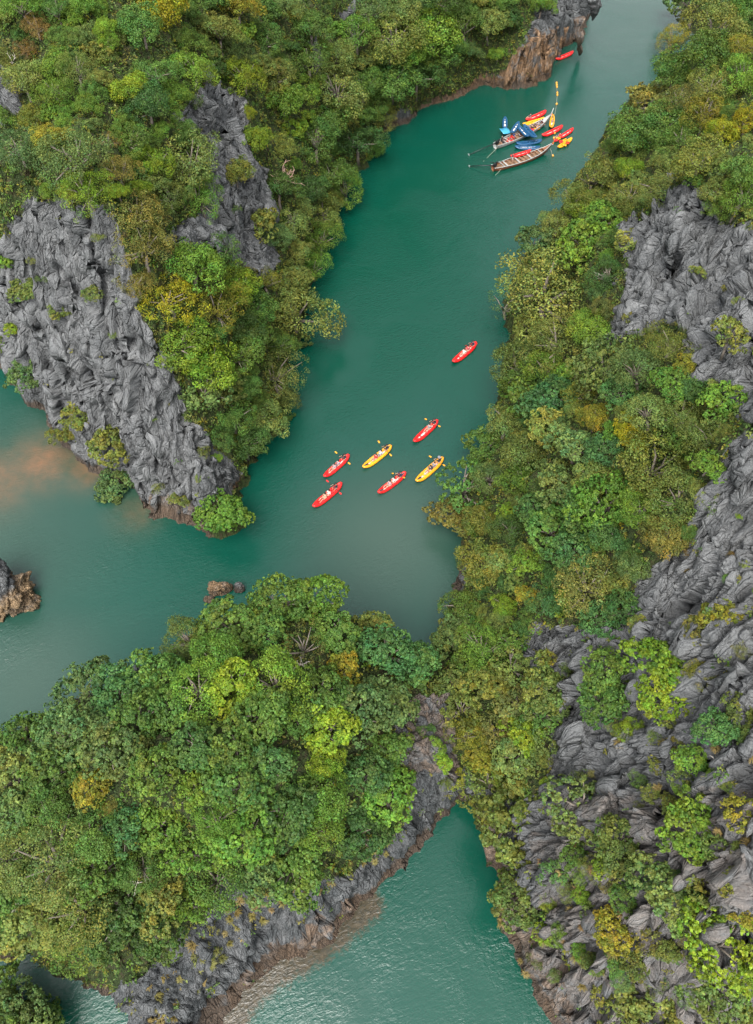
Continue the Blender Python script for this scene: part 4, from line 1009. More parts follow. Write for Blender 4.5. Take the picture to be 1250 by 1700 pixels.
def hanging(name, pts, rad, label, seed, org):
    mb = MB(); P_ = [np.array(U(*p)) for p in pts]
    Q = []
    for a, b in zip(P_[:-1], P_[1:]): Q += [a + (b - a) * t for t in np.linspace(0, 1, 10)[:-1]]
    Q.append(P_[-1]); rr = np.interp(np.linspace(0, 1, len(Q)), np.linspace(0, 1, len(rad)), rad)
    v, f, cp = tube(Q, rr, 20)
    nz = fbm(v[:, 0] / .8, v[:, 1] / .8, v[:, 2] / 2.5, 3, seed)
    v = v + np.stack([nz, fbm(v[:, 0] / .7, v[:, 1] / .7, v[:, 2] / 2, 3, seed + 3), 0 * nz], 1) * .45
    mb.add(v, list(f) + cp); me = mb.mesh(name, (M_ROCK,))
    set_attr(me, "orange", np.full(len(me.vertices), org)); set_attr(me, "veg", np.zeros(len(me.vertices))); fa = me.attributes.new("flow", 'FLOAT_VECTOR', 'POINT'); fa.data.foreach_set("vector", (v_co(me) * [1, 1, .3]).astype(np.float32).ravel())
    return tag(link(name, me), label, "stalactite")
hanging("stalactite", [(962, 30, 9.0), (961, 60, 6), (963, 92, .6)], [1.1, .7, .2], "long brown stalactite hanging beside the far red canoe", 3, .7)
hanging("stalactite", [(985, -8, 10.5), (989, 8, 8.5), (984, 32, 5.2)], [1.3, 1.2, .25], "dark grey stalactite at the top of the far sea cliff", 8, 0)
for i, (px, py, zz, ln) in enumerate(((905, 60, 7, 4.5), (890, 75, 6.5, 4), (918, 52, 7, 3.5), (872, 88, 6, 3.5), (935, 60, 6, 3.5))):
    hit = plant(px, py, 0.0)
    if hit is None: continue
    b = hit[0]; n = len(placed)
    mb = MB(); top = np.array([b[0], b[1] - .1, max(b[2] + .8, 3)]); bot = np.array([top[0] + .15, top[1] - .6, max(top[2] - ln, .5)])
    Q = [top + (bot - top) * t for t in np.linspace(0, 1, 9)]
    v, f, cp = tube(Q, np.linspace(.85, .16, 9), 14); v = v + np.stack([fbm(v[:, 0] / .6, v[:, 1] / .6, v[:, 2] / 2, 3, i + 60)] * 2 + [v[:, 0] * 0], 1) * .35
    mb.add(v, list(f) + cp); me = mb.mesh("stalactite", (M_ROCK,))
    set_attr(me, "orange", np.full(len(me.vertices), 1.0)); set_attr(me, "veg", np.zeros(len(me.vertices))); fa = me.attributes.new("flow", 'FLOAT_VECTOR', 'POINT'); fa.data.foreach_set("vector", (v_co(me) * [1, 1, .3]).astype(np.float32).ravel())
    tag(link("stalactite", me), "orange-brown stalactite hanging on the far sea cliff", "stalactite", "stalactites on the far sea cliff")

# ------------------------------------------------------------------ bare trees and bleached branches
def bare_tree(px, py, size, mat, label, seed, n=7, hc=.2, name="bare_tree", cat="tree", flat=.55, thick=.05):
    hit = plant(px, py, hc)
    if hit is None: return
    g = np.random.default_rng(seed)
    root = link(name, None, loc=hit[0]); tag(root, label, cat)
    top = np.array([g.normal(0, .1), -.15, .35]) * size
    MB().tube([np.array([0, 0, -.4]), top * .5 + g.normal(0, .03, 3) * size, top], np.array([1.5, 1.2, 1.0]) * thick * size, 7).build("trunk", mat, root)
    for k in range(n):
        a = 2 * math.pi * (k + g.uniform(-.3, .3)) / n
        d = unit(np.array([math.cos(a), math.sin(a) * .8, flat * g.uniform(.3, 1.2)]))
        pts = [top - d * .03]; cur = top.copy(); mb = MB()
        L = size * g.uniform(.6, 1.05)
        for q in range(5):
            d = unit(d + g.normal(0, .22, 3)); cur = cur + d * L / 5; pts.append(cur.copy())
        mb.tube(pts, np.linspace(.85, .28, 6) * thick * size, 5)
        for q in (2, 3, 4):
            e = unit(d + g.normal(0, .6, 3)); p = pts[q]
            mb.tube([p, p + e * L * .18, p + unit(e + g.normal(0, .3, 3)) * L * .34], np.array([.45, .32, .15]) * thick * size, 4)
        mb.build("branch", mat, root)
    return root
bare_tree(470, 290, 2.9, M_PINKWOOD, "pinkish bare tree spreading its limbs on the green slope", 4, 10, 2.6, flat=.55, thick=.038)
bare_tree(850, 1078, 1.0, M_DEAD, "white twisted dead branch on the ledge rocks above the strait", 5, 3, .3, "dead_branch", "branch", .5, .06)
bare_tree(322, 1222, 1.5, M_DEAD, "pale bare branches in a dark gap of the wooded islet", 6, 5, 3.2, "dead_branch", "branch", .7, .04)
bare_tree(8, 1445, .8, M_DEAD, "bleached forked branch on the islet, upper of two at the edge", 7, 4, 3.6, "dead_branch", "branch", .6, .06)
bare_tree(12, 1492, .95, M_DEAD, "bleached forked branch on the islet, lower of two at the edge", 8, 5, 3.6, "dead_branch", "branch", .6, .06)
bare_tree(1190, 1256, .4, M_DEAD, "small white dead branch under the blue-green cliff tree", 9, 3, .6, "dead_branch", "branch", .8, .06)
bare_tree(1005, 445, 1.6, M_DEAD, "grey bare branches between the huge tree and the crag", 10, 5, 1.6, "dead_branch", "branch", .6, .04)
bare_tree(335, 130, 1.4, M_BARK, "pale bare branches at the upper end of the grey spire", 12, 4, 1.2, "dead_branch", "branch", .9, .04)
bare_tree(18, 100, 1.5, M_DEAD, "pale thin trunks below the smaller rust brown tree", 13, 3, .8, "dead_branch", "branch", 1.3, .05)
bare_tree(215, 1455, 1.0, M_DEAD, "grey bare twigs in the middle of the islet's lower slope", 14, 5, 2.6, "dead_branch", "branch", .6, .04)
bare_tree(500, 1085, 1.4, M_DEAD, "pale limbs of the half-bare tree on the islet crest", 15, 5, 2.4, "dead_branch", "branch", .8, .04)
bare_tree(1165, 1560, 1.2, M_DEAD, "pale curved limb in the yellow-lime cliff tree", 16, 3, 2.2, "dead_branch", "branch", .6, .05)

# ------------------------------------------------------------------ boats
M_RED = simple_mat("red_vinyl", (.62, .012, .012), .38, .06, 1.5); M_YEL = simple_mat("yellow_vinyl", (.72, .31, .012), .4, .06, 1.5)
M_BLUE = simple_mat("blue_vinyl", (.008, .06, .14), .4, .08, 1.5); M_DARK = simple_mat("dark_patch", (.03, .04, .042), .5, .1)
M_PALE = simple_mat("pale_floor", (.55, .47, .44), .6, .08); M_REDF = simple_mat("red_floor", (.5, .03, .03), .55, .1); M_WHITE = simple_mat("white_floor", (.62, .6, .57), .6, .06)
M_BLK = simple_mat("black_cloth", (.014, .014, .018), .8, .2); M_SKIN = simple_mat("skin", (.44, .25, .17), .55, .06); M_HAIR = simple_mat("dark_hair", (.012, .009, .008), .5, .2)
M_WOOD = simple_mat("brown_deck_wood", (.20, .115, .065), .7, .28, 2.5); M_WOODR = simple_mat("red_brown_hull", (.20, .075, .035), .6, .2, 1.5); M_GREY = simple_mat("weathered_grey_paint", (.32, .33, .32), .65, .15, 2.0)
M_STEEL = simple_mat("dark_engine_metal", (.035, .037, .04), .4, .2, 5.0, .6); M_ROPE = simple_mat("rope", (.35, .33, .25), .9, .1); M_BUOY = simple_mat("orange_yellow_float", (.75, .33, .03), .45, .05); M_LBLUE = simple_mat("light_blue_mat", (.04, .27, .42), .5, .08)
CLOTH = {k: simple_mat(k + "_cloth", v, .85, .22, 9.0) for k, v in dict(white=(.62, .6, .58), red=(.5, .02, .03), lightblue=(.4, .5, .56), grey=(.22, .22, .24), tan=(.42, .3, .2), floral=(.33, .25, .3), dark=(.05, .045, .06), navy=(.02, .025, .07), blue=(.05, .1, .35), pinkred=(.42, .06, .08)).items()}

def canoe_parts(tubem, floorm, capm, L=4.8, Wd=1.02):
    """inflatable canoe, bow towards +Y; parts as (name, mesh)"""
    n = 25; t = np.linspace(-1, 1, n); r0 = .2
    hw = (Wd / 2 - r0) * np.clip(1 - np.abs(t) ** 3.2, 0, 1) ** .8
    z = .17 + .34 * np.abs(t) ** 4.5
    rr = r0 * (1 - .45 * np.abs(t) ** 6)
    out = []
    for sgn in (-1, 1):
        out.append(("side_tube", MB().tube(np.stack([sgn * (hw + .03), t * L / 2, z], 1), rr, 10).mesh("side_tube", (tubem,))))
    fl = MB(); m = 17; tt = np.linspace(-.84, .84, m); w = np.interp(tt, t, hw) + .02; zf = .1 + .3 * np.abs(tt) ** 5
    v = [(s * a, b * L / 2, c_) for a, b, c_ in zip(w, tt, zf) for s in (-1, -.34, .34, 1)]
    v = [(x, y, c_ + (.045 if abs(x) < .2 else 0)) for x, y, c_ in v]
    v += [(x, y, c_ - .12) for x, y, c_ in v]
    k = 4 * m; f = []
    for i in range(m - 1):
        for j in range(3):
            a = i * 4 + j; f.append((a, a + 1, a + 5, a + 4)); f.append((k + a, k + a + 4, k + a + 5, k + a + 1))
    for i in range(m - 1): f += [(i * 4, i * 4 + 4, k + i * 4 + 4, k + i * 4), (i * 4 + 3, k + i * 4 + 3, k + i * 4 + 7, i * 4 + 7)]
    f += [(0, k, k + 1, 1), (1, k + 1, k + 2, 2), (2, k + 2, k + 3, 3)]; e = (m - 1) * 4
    f += [(e, e + 1, k + e + 1, k + e), (e + 1, e + 2, k + e + 2, k + e + 1), (e + 2, e + 3, k + e + 3, k + e + 2)]
    out.append(("floor", MB().add(v, f).mesh("floor", (floorm,), False)))
    for y in (-.62, .02, .45):
        ww = float(np.interp(y, t, hw)); out.append(("seat", MB().tube([(-ww, y * L / 2, .27), (0, y * L / 2, .3), (ww, y * L / 2, .27)], .1, 8).mesh("seat", (tubem,))))
    for sg, nm in ((1, "bow_cap"), (-1, "stern_cap")):
        q = np.linspace(.66, .985, 6); w = np.interp(q, t, hw); zz = np.interp(q, t, z) + np.interp(q, t, rr) * .8
        v = [(s * (a + .06), sg * b * L / 2, c_ - (.06 if abs(s) == 1 else 0) + .03) for a, b, c_ in zip(w, q, zz) for s in (-1, 0, 1)]
        v += [(x, y, c_ - .07) for x, y, c_ in v]; f = []
        for i in range(5):
            for j in range(2): a = i * 3 + j; f += [(a, a + 1, a + 4, a + 3), (18 + a, 18 + a + 3, 18 + a + 4, 18 + a + 1)]
            f += [(i * 3, i * 3 + 3, 21 + i * 3, 18 + i * 3), (i * 3 + 2, 20 + i * 3, 23 + i * 3, i * 3 + 5)]
        out.append((nm, MB().add(v, f + [(0, 18, 19, 1), (1, 19, 20, 2), (15, 16, 34, 33), (16, 17, 35, 34)]).mesh(nm, (capm if sg > 0 or capm is M_DARK else tubem,), True)))
    return out
CAN = dict(red=canoe_parts(M_RED, M_REDF, M_RED), redw=canoe_parts(M_RED, M_PALE, M_RED), redd=canoe_parts(M_RED, M_PALE, M_DARK), yellow=canoe_parts(M_YEL, M_PALE, M_DARK), yel=canoe_parts(M_YEL, M_YEL, M_YEL), blue=canoe_parts(M_BLUE, M_WHITE, M_BLUE), blueb=canoe_parts(M_BLUE, M_BLUE, M_BLUE))
def put_canoe(kind, bow, stern, label, z=0.0, roll=0.0, group="inflatable canoes", fit=True, zb=None):
    b, s_ = np.array(U(*bow, (z if zb is None else zb) + .25)), np.array(U(*stern, z + .25))
    d = b - s_; L = np.linalg.norm(d)
    root = link("canoe", None, loc=tuple((b + s_) / 2 - [0, 0, .25]))
    yaw = math.atan2(-d[0], d[1]); pit = math.atan2(d[2], math.hypot(d[0], d[1]))
    root.rotation_euler = Euler((pit, roll, yaw), 'XYZ')
    root.rotation_euler = (Matrix.Rotation(yaw, 3, 'Z') @ Matrix.Rotation(pit, 3, 'X') @ Matrix.Rotation(roll, 3, 'Y')).to_euler()
    k = min(max(L / 4.8, .8), 1.3) if fit else 1
    root.scale = (min(k, 1.1),) * 1 + (k, min(k, 1.1))
    if kind.startswith('blue'): root.scale[0] *= 1.2
    tag(root, label, "canoe", group)
    for nm, me in CAN[kind]: link(nm, me, root)
    root['L'] = L
    return root, yaw

# people: one continuous skin grown from a skeleton
def figure_mesh(name, J, E, mats_of):
    """J: {joint: (pos, radius)}, E: bones; mats_of: function(position)->material index"""
    names = list(J); me = bpy.data.meshes.new(name + "_bones")
    me.from_pydata([J[k][0] for k in names], [(names.index(a), names.index(b)) for a, b in E], [])
    ob = bpy.data.objects.new(name + "_bones", me); COL.objects.link(ob)
    md = ob.modifiers.new("skin", 'SKIN'); md.use_smooth_shade = True
    for k, sv in zip(names, me.skin_vertices[0].data): sv.radius = (J[k][1],) * 2; sv.use_root = (k == 'pelvis')
    sb = ob.modifiers.new("sub", 'SUBSURF'); sb.levels = sb.render_levels = 1
    dg = bpy.context.evaluated_depsgraph_get(); dg.update()
    out = bpy.data.meshes.new_from_object(ob.evaluated_get(dg)); out.name = name
    bpy.data.objects.remove(ob); bpy.data.meshes.remove(me)
    co = np.array([v.co[:] for v in out.vertices]); A = np.array([J[a][0] for a, b in E]); B = np.array([J[b][0] for a, b in E])
    out.materials.clear()
    for m in (M_SKIN, CLOTH['white'], CLOTH['dark']): out.materials.append(m)
    ids = []
    for p in out.polygons:
        c_ = np.array(p.center); ab = B - A
        tt = np.clip(((c_ - A) * ab).sum(1) / np.maximum((ab * ab).sum(1), 1e-9), 0, 1)
        k = int(np.argmin(np.linalg.norm(A + ab * tt[:, None] - c_, axis=1))); ids.append(mats_of(E[k]))
    out.polygons.foreach_set("material_index", np.array(ids, np.int32))
    return out
def skeleton(pel, chest, neck, head, sh, el, wr, hip, knee, ank, toe):
    J = dict(pelvis=(pel, .125), belly=(tuple((np.array(pel) + chest) / 2), .12), chest=(chest, .14), neck=(neck, .055), chin=(tuple(np.array(neck) * .45 + np.array(head) * .55), .085), head=(head, .098))
    E = [('pelvis', 'belly'), ('belly', 'chest'), ('chest', 'neck'), ('neck', 'chin'), ('chin', 'head')]
    for s, S in ((-1, 'a'), (1, 'b')):
        side = lambda p, i=(0 if s < 0 else 1): p[i]
        M = {}
        for k, p, r in (('sh', sh, .075), ('el', el, .05), ('wr', wr, .034), ('hip', hip, .1), ('knee', knee, .068), ('ank', ank, .042), ('toe', toe, .036)):
            J[k + S] = (side(p), r)
        J['fore' + S] = (tuple(np.array(side(el)) * .6 + np.array(side(wr)) * .4), .045); J['palm' + S] = (tuple(np.array(side(wr)) + unit(np.array(side(wr)) - np.array(side(el))) * .08), .038)
        E += [('chest', 'sh' + S), ('sh' + S, 'el' + S), ('el' + S, 'fore' + S), ('fore' + S, 'wr' + S), ('wr' + S, 'palm' + S), ('pelvis', 'hip' + S), ('hip' + S, 'knee' + S), ('knee' + S, 'ank' + S), ('ank' + S, 'toe' + S)]
        f0 = np.array(J['palm' + S][0]); fd = unit(f0 - np.array(side(wr))); sd = unit(np.cross(fd, np.array([0.1, .2, 1.0])))
        for q, (off, ln) in enumerate(((-.03, .065), (-.01, .08), (.01, .075), (.03, .06))):
            J[f'f{q}{S}'] = (tuple(f0 + sd * off + fd * .05), .0105); J[f'g{q}{S}'] = (tuple(f0 + sd * off * 1.15 + fd * (.04 + ln) - np.array([0, 0, .03])), .009)
            E += [('palm' + S, f'f{q}{S}'), (f'f{q}{S}', f'g{q}{S}')]
        J['th' + S] = (tuple(f0 - fd * .03 - sd * .05 * (1 if s > 0 else 1)), .011); E.append(('palm' + S, 'th' + S))
    return J, E
def region(bone):
    a = bone[1]
    if a.startswith(('belly', 'chest', 'sh', 'el')): return 1
    if a.startswith(('hip', 'knee')): return 2
    return 0
def pair(x, y, z): return ((-x, y, z), (x, y, z))
FIG = {}
FIG['sit'] = figure_mesh("person", *skeleton((0, 0, .13), (0, -.16, .48), (0, -.2, .64), (0, -.2, .80), pair(.19, -.18, .56), pair(.28, -.12, .33), pair(.2, .12, .24), pair(.1, .03, .13), pair(.15, .42, .36), pair(.13, .8, .12), pair(.13, .92, .2)), region)
FIG['paddle'] = figure_mesh("person", *skeleton((0, 0, .34), (0, .02, .70), (0, .04, .86), (0, .07, 1.02), pair(.2, .03, .78), pair(.34, .18, .58), pair(.36, .40, .66), pair(.1, .03, .33), pair(.16, .42, .45), pair(.14, .48, .12), pair(.14, .62, .1)), region)
FIG['stand'] = figure_mesh("person", *skeleton((0, 0, .92), (0, 0, 1.30), (0, .01, 1.47), (0, .03, 1.63), pair(.2, 0, 1.40), pair(.27, -.02, 1.12), pair(.25, .14, .92), pair(.1, 0, .9), pair(.12, .04, .5), pair(.12, 0, .1), pair(.13, .14, .05)), region)
HEADAT = dict(sit=(0, -.2, .80), paddle=(0, .07, 1.02), stand=(0, .03, 1.63))
hair_me = MB().ball((0, -.015, .03), (.112, .118, .105), 10, 6).mesh("hair", (M_HAIR,)); hat_me = MB().ball((0, 0, .06), (.12, .125, .08), 10, 6).add(*[(lambda th: (np.concatenate([np.stack([.13 * np.cos(th), .13 * np.sin(th), 0 * th + .05], 1), np.stack([.21 * np.cos(th), .21 * np.sin(th), 0 * th + .03], 1)]), [(i, (i + 1) % 12, 12 + (i + 1) % 12, 12 + i) for i in range(12)]))(np.arange(12) * math.pi / 6)][0]).mesh("hat", (CLOTH['grey'],))
eye_me = MB().ball((0, 0, 0), .014, 6, 4).mesh("eye", (M_HAIR,)); nose_me = MB().ball((0, 0, 0), (.014, .022, .024), 6, 4).mesh("nose", (M_SKIN,)); mouth_me = MB().ball((0, 0, 0), (.028, .01, .008), 6, 4).mesh("mouth", (simple_mat("lips", (.4, .13, .11), .5),))
def put_person(pose, pos, yaw, shirt, legs, label, hat=False, parent_group="people in the canoes", skin_legs=False, scale=1.0):
    o = link("person", FIG[pose], loc=pos, rot=(0, 0, yaw), scale=scale)
    for i, m in ((1, CLOTH.get(shirt, M_BLK)), (2, CLOTH.get(legs, M_BLK) if legs != 'skin' else M_SKIN)):
        o.material_slots[i].link = 'OBJECT'; o.material_slots[i].material = m
    h = np.array(HEADAT[pose])
    link("hat" if hat else "hair", hat_me if hat else hair_me, o, loc=h + [0, 0, .01])
    for s in (-1, 1): link("eye", eye_me, o, loc=h + [s * .035, .092, 0])
    link("nose", nose_me, o, loc=h + [0, .1, -.025]); link("mouth", mouth_me, o, loc=h + [0, .088, -.06])
    return tag(o, label, "person", parent_group)
pad_y, pad_r = {}, {}
def paddle_parts(mat):
    sh = MB().tube([(-1.1, 0, 0), (1.1, 0, 0)], .028, 6).mesh("shaft", (M_DARK,)); bl = []
    for s in (-1, 1):
        v = [(s * (1.05 + a), b, .012 * sg) for sg in (-1, 1) for a, b in ((0, -.03), (.12, -.1), (.4, -.11), (.48, -.05), (.48, .05), (.4, .11), (.12, .1), (0, .03))]
        bl.append(MB().add(v, [tuple(range(8)), tuple(range(15, 7, -1))] + [(i, (i + 1) % 8, 8 + (i + 1) % 8, 8 + i) for i in range(8)]).mesh("blade", (mat,), False))
    return sh, bl
PAD = dict(yellow=paddle_parts(M_YEL), red=paddle_parts(M_RED))
def put_paddle(kind, pos, yaw, tilt, label):
    r = link("paddle", None, scale=.88, loc=pos, rot=(Matrix.Rotation(yaw, 3, 'Z') @ Matrix.Rotation(tilt, 3, 'Y')).to_euler()); tag(r, label, "paddle", "paddles")
    link("shaft", PAD[kind][0], r)
    for b in PAD[kind][1]: link("blade", b, r)
CREWED = [  # canoe kind, bow, stern, label, [(place along the boat, pose, shirt, legs, who, hat)], paddle
    ('redw', (752, 602), (790, 570), "red canoe paddled alone on its own near the wooded bank", [(.45, 'sit', 'white', 'skin', "passenger in white leaning back in the lone red canoe"), (.62, 'sit', 'pinkred', 'skin', "passenger in red in the middle of the lone red canoe"), (.86, 'paddle', 'navy', 'dark', "paddler in dark clothes at the stern of the lone red canoe")], ('red', .7, "red paddle held up in the lone red canoe")),
    ('redw', (687, 734), (726, 699), "red canoe with a pale empty front floor above the yellow canoes", [(.62, 'sit', 'grey', 'skin', "passenger in grey in the red canoe with an empty front"), (.87, 'paddle', 'black', 'dark', "paddler in black in the red canoe with an empty front")], ('yellow', .15, "yellow paddle in the red canoe with an empty front")),
    ('yellow', (603, 777), (649, 741), "yellow canoe with a dark bow patch carrying a passenger in red", [(.42, 'sit', 'red', 'skin', "passenger in red shirt in the yellow canoe"), (.6, 'sit', 'lightblue', 'grey', "passenger in light blue shirt in the yellow canoe"), (.86, 'paddle', 'black', 'dark', "paddler in black behind the passenger in light blue")], ('yellow', -.35, "yellow paddle beside the paddler behind the light blue passenger")),
    ('yellow', (691, 800), (735, 761), "yellow canoe closest to the wooded bank", [(.48, 'sit', 'dark', 'skin', "front passenger in dark patterned top, canoe by the bank"), (.63, 'sit', 'grey', 'dark', "second passenger in grey, canoe by the bank"), (.86, 'paddle', 'black', 'dark', "paddler in black with a grey hat, canoe by the bank", True)], ('yellow', .1, "yellow paddle in the canoe closest to the wooded bank")),
    ('redw', (538, 792), (579, 756), "red canoe with two passengers in floral tops, upper of two at the lagoon's dark side", [(.38, 'sit', 'floral', 'skin', "front passenger in floral top, upper dark-side canoe"), (.54, 'sit', 'floral', 'grey', "rear passenger in floral top, upper dark-side canoe"), (.84, 'paddle', 'black', 'dark', "paddler in black, upper dark-side canoe")], ('yellow', -.15, "yellow paddle of the upper dark-side red canoe")),
    ('red', (520, 842), (567, 803), "all red canoe, lowest of the group", [(.38, 'sit', 'tan', 'skin', "front passenger in tan in the lowest red canoe"), (.52, 'sit', 'white', 'skin', "second passenger in white in the lowest red canoe"), (.82, 'paddle', 'black', 'dark', "paddler in black in the lowest red canoe")], ('red', -.2, "red paddle of the lowest red canoe")),
    ('redd', (628, 819), (673, 785), "red canoe with dark bow and stern caps", [(.38, 'sit', 'floral', 'skin', "front passenger in floral top in the dark-capped red canoe"), (.54, 'sit', 'white', 'skin', "second passenger in white in the dark-capped red canoe"), (.82, 'paddle', 'navy', 'dark', "paddler in navy in the dark-capped red canoe")], ('yellow', .5, "yellow paddle of the dark-capped red canoe")),
]
for kind, bow, stern, lab, crew, pad in CREWED:
    root, yaw = put_canoe(kind, bow, stern, lab, group="crewed canoes on the lagoon")
    b, s_ = np.array(U(*bow, .2)), np.array(U(*stern, .2))
    for tpl in crew:
        t_, pose, sh, lg, who = tpl[:5]
        p = b + (s_ - b) * t_; p[2] = .12
        put_person(pose, p, yaw, sh, lg, who, hat=len(tpl) > 5, scale=1.05)
    p = b + (s_ - b) * (crew[-1][0] - .09); p[2] = .80
    put_paddle(pad[0], p, yaw, pad[1], pad[2])

# the two longtail boats
def longtail(bow, stern, tip_z, label, hullm, trimm, floorm, shaft_end, nbench):
    b, s_ = np.array(U(*bow, .6)), np.array(U(*stern, .4)); d = b - s_; d[2] = 0; L = np.linalg.norm(d)
    yaw = math.atan2(-d[0], d[1])
    root = link("longtail_boat", None, loc=((b[0] + s_[0]) / 2, (b[1] + s_[1]) / 2, 0), rot=(0, 0, yaw)); tag(root, label, "boat", "longtail boats")
    n = 30; t = np.linspace(0, 1, n)
    hw = np.interp(t, [0, .12, .35, .6, .8, .93, 1], [.55, .78, .98, .95, .66, .25, .05]); sh = np.interp(t, [0, .2, .5, .75, .9, 1], [.75, .6, .55, .72, 1.05, 1.55]); kl = np.interp(t, [0, .1, .7, .9, 1], [-.1, -.3, -.3, .1, 1.1])
    y = (t - .5) * L; rows, nr = [], 7
    for i in range(n):
        for k in range(nr):
            a = -1 + 2 * k / (nr - 1); w = hw[i] * np.sign(a) * min(1, abs(a) * 1.55) ** .7
            rows.append((w if abs(a) < 1 else hw[i] * a, y[i], kl[i] + (sh[i] - kl[i]) * abs(a) ** 1.6))
    f = [(i * nr + k, i * nr + k + 1, (i + 1) * nr + k + 1, (i + 1) * nr + k) for i in range(n - 1) for k in range(nr - 1)]
    f += [tuple(range(nr)), tuple(range((n - 1) * nr + nr - 1, (n - 1) * nr - 1, -1))]
    MB().add(rows, f).build("hull", hullm, root)
    for s in (-1, 1): MB().tube(np.stack([s * (hw + .01), y, sh + .02], 1), .065, 6).build("gunwale", trimm, root)
    m = 24; q = np.linspace(.04, .86, m); w = np.interp(q, t, hw) - .08; zf = np.interp(q, t, sh) - .32
    v = [(s * a, (p_ - .5) * L, z_) for a, p_, z_ in zip(w, q, zf) for s in (-1, 1)]; v += [(x_, y_, z_ - .06) for x_, y_, z_ in v]; k = 2 * m
    ff = []
    for i in range(m - 1): ff += [(2 * i, 2 * i + 1, 2 * i + 3, 2 * i + 2), (k + 2 * i, k + 2 * i + 2, k + 2 * i + 3, k + 2 * i + 1)]
    MB().add(v, ff).build("deck_floor", floorm, root, smooth=False)
    for i in range(nbench):
        p_ = .22 + .54 * i / max(nbench - 1, 1); w = float(np.interp(p_, t, hw)); z_ = float(np.interp(p_, t, sh))
        MB().box((0, (p_ - .5) * L, z_ - .08), (2 * w - .1, .26, .045)).build("bench", trimm if i % 3 == 0 else floorm, root, smooth=False)
    for p_ in (.16, .8): w = float(np.interp(p_, t, hw)); z_ = float(np.interp(p_, t, sh)); MB().box((0, (p_ - .5) * L, z_ - .02), (2 * w, .1, .12)).build("crossbeam", trimm, root, smooth=False)
    q = np.linspace(.86, .985, 6); w = np.interp(q, t, hw); z_ = np.interp(q, t, sh) + .01
    v = [(s * a, (p_ - .5) * L, zz + (.05 if s == 0 else 0)) for a, p_, zz in zip(w, q, z_) for s in (-1, 0, 1)]
    MB().add(v, [(i * 3 + j, i * 3 + j + 1, i * 3 + j + 4, i * 3 + j + 3) for i in range(5) for j in range(2)]).build("foredeck", hullm if nbench > 5 else trimm, root)
    pr = MB().tube([(0, L * .47, .9), (0, L * .515, 1.6), (0, L * .545, tip_z)], [.11, .1, .07], 6).build("prow", trimm if nbench < 6 else hullm, root)
    for i, (cm, dz) in enumerate(((M_RED, .0), (M_YEL, .12), (CLOTH['white'], -.12))):
        th = np.linspace(0, 6.283, 13); MB().tube(np.stack([.13 * np.cos(th), L * .52 + .13 * np.sin(th) + dz * .4, 1.55 + dz + .05 * np.sin(th)], 1), .045, 5).build("garland", cm, pr)
    eng = MB().box((0, -L * .47, 1.05), (.42, .7, .42), taper=.8).box((.0, -L * .44, 1.34), (.3, .34, .2)).tube([(-.18, -L * .47, 1.2), (-.3, -L * .5, 1.45), (-.3, -L * .53, 1.5)], .05, 6).tube([(0, -L * .43, 1.2), (.05, -L * .4, 1.35), (.1, -L * .33, 1.3)], .025, 5).box((0, -L * .47, .78), (.3, .4, .2)).build("engine", M_STEEL, root, smooth=False)
    inv = Matrix.Rotation(-yaw, 3, 'Z'); e = inv @ (Vector(U(*shaft_end, .15)) - Vector(root.location)); st = Vector((0, -L * .5, 1.0))
    MB().tube([st, st.lerp(e, .5) + Vector((0, 0, .06)), e], [.085, .07, .06], 6).build("drive_shaft", M_STEEL, eng)
    MB().ball(tuple(e), .09, 8, 5).box(tuple(e), (.5, .03, .12), (0, .5, 0)).box(tuple(e), (.12, .03, .5), (0, .5, 0)).build("propeller", M_GREY, eng)
    return root, L, yaw
b1, L1, yaw1 = longtail((912, 199), (822, 243), 2.6, "grey longtail boat buried under blue kayaks and baggage", M_GREY, M_GREY, M_WOOD, (778, 257), 5)
b2, L2, yaw2 = longtail((914, 247), (818, 280), 2.4, "brown wooden longtail boat with empty benches nearest the camera", M_WOODR, M_GREY, M_WOOD, (779, 276), 9)
def on_boat(bt, L, yaw, x, t, z): return Vector(bt.location) + Matrix.Rotation(yaw, 3, 'Z') @ Vector((x, (t - .5) * L, z))
MOORED = [('redw', (906, 185.5), (873, 200), "red canoe tied at the far side of the grey longtail boat", 0, None), ('yel', (903, 197), (868, 207), "orange-yellow canoe between the red canoe and the grey longtail boat", .1, None),
    ('yellow', (918, 192), (915, 212), "yellow canoe standing across the grey longtail boat's bow", .3, None), ('redw', (933, 210.5), (900, 226), "red canoe floating between the bows of both longtail boats", 0, None),
    ('redw', (951, 214), (928, 229), "red canoe beyond the brown boat's bow, upper of two", 0, None), ('yel', (949, 230), (926, 245), "yellow canoe beyond the brown boat's bow, lower of two", 0, None),
    ('blue', (838.5, 196), (838, 213), "blue kayak standing off the grey longtail boat's stern side", .4, None), ('blue', (861, 203), (849, 221), "blue kayak leaning on the grey boat beside the big stack", 1.0, None),
    ('blue', (861, 209), (877, 227), "blue kayak with white floor lying across the grey boat", 1.2, None), ('blueb', (870, 208), (890, 229), "plain blue kayak lying across the grey boat, beside the white-floored one", 1.3, None),
    ('blueb', (899, 233.5), (857, 239), "blue kayak afloat between the longtail boats, upper of two", 0, None), ('blue', (896, 245), (855, 244), "blue kayak afloat between the longtail boats, lower of two", 0, None),
    ('redw', (881, 250), (848, 260), "red canoe lying along the brown longtail boat's side", .45, None), ('redw', (951, 87), (922, 99), "red canoe by the cave under the far sea cliff", 0, None)]
for kind, bow, stern, lab, z, zb in MOORED:
    put_canoe(kind, bow, stern, lab, z=z, group="canoes and kayaks moored at the longtail boats" if "cave" not in lab else None)
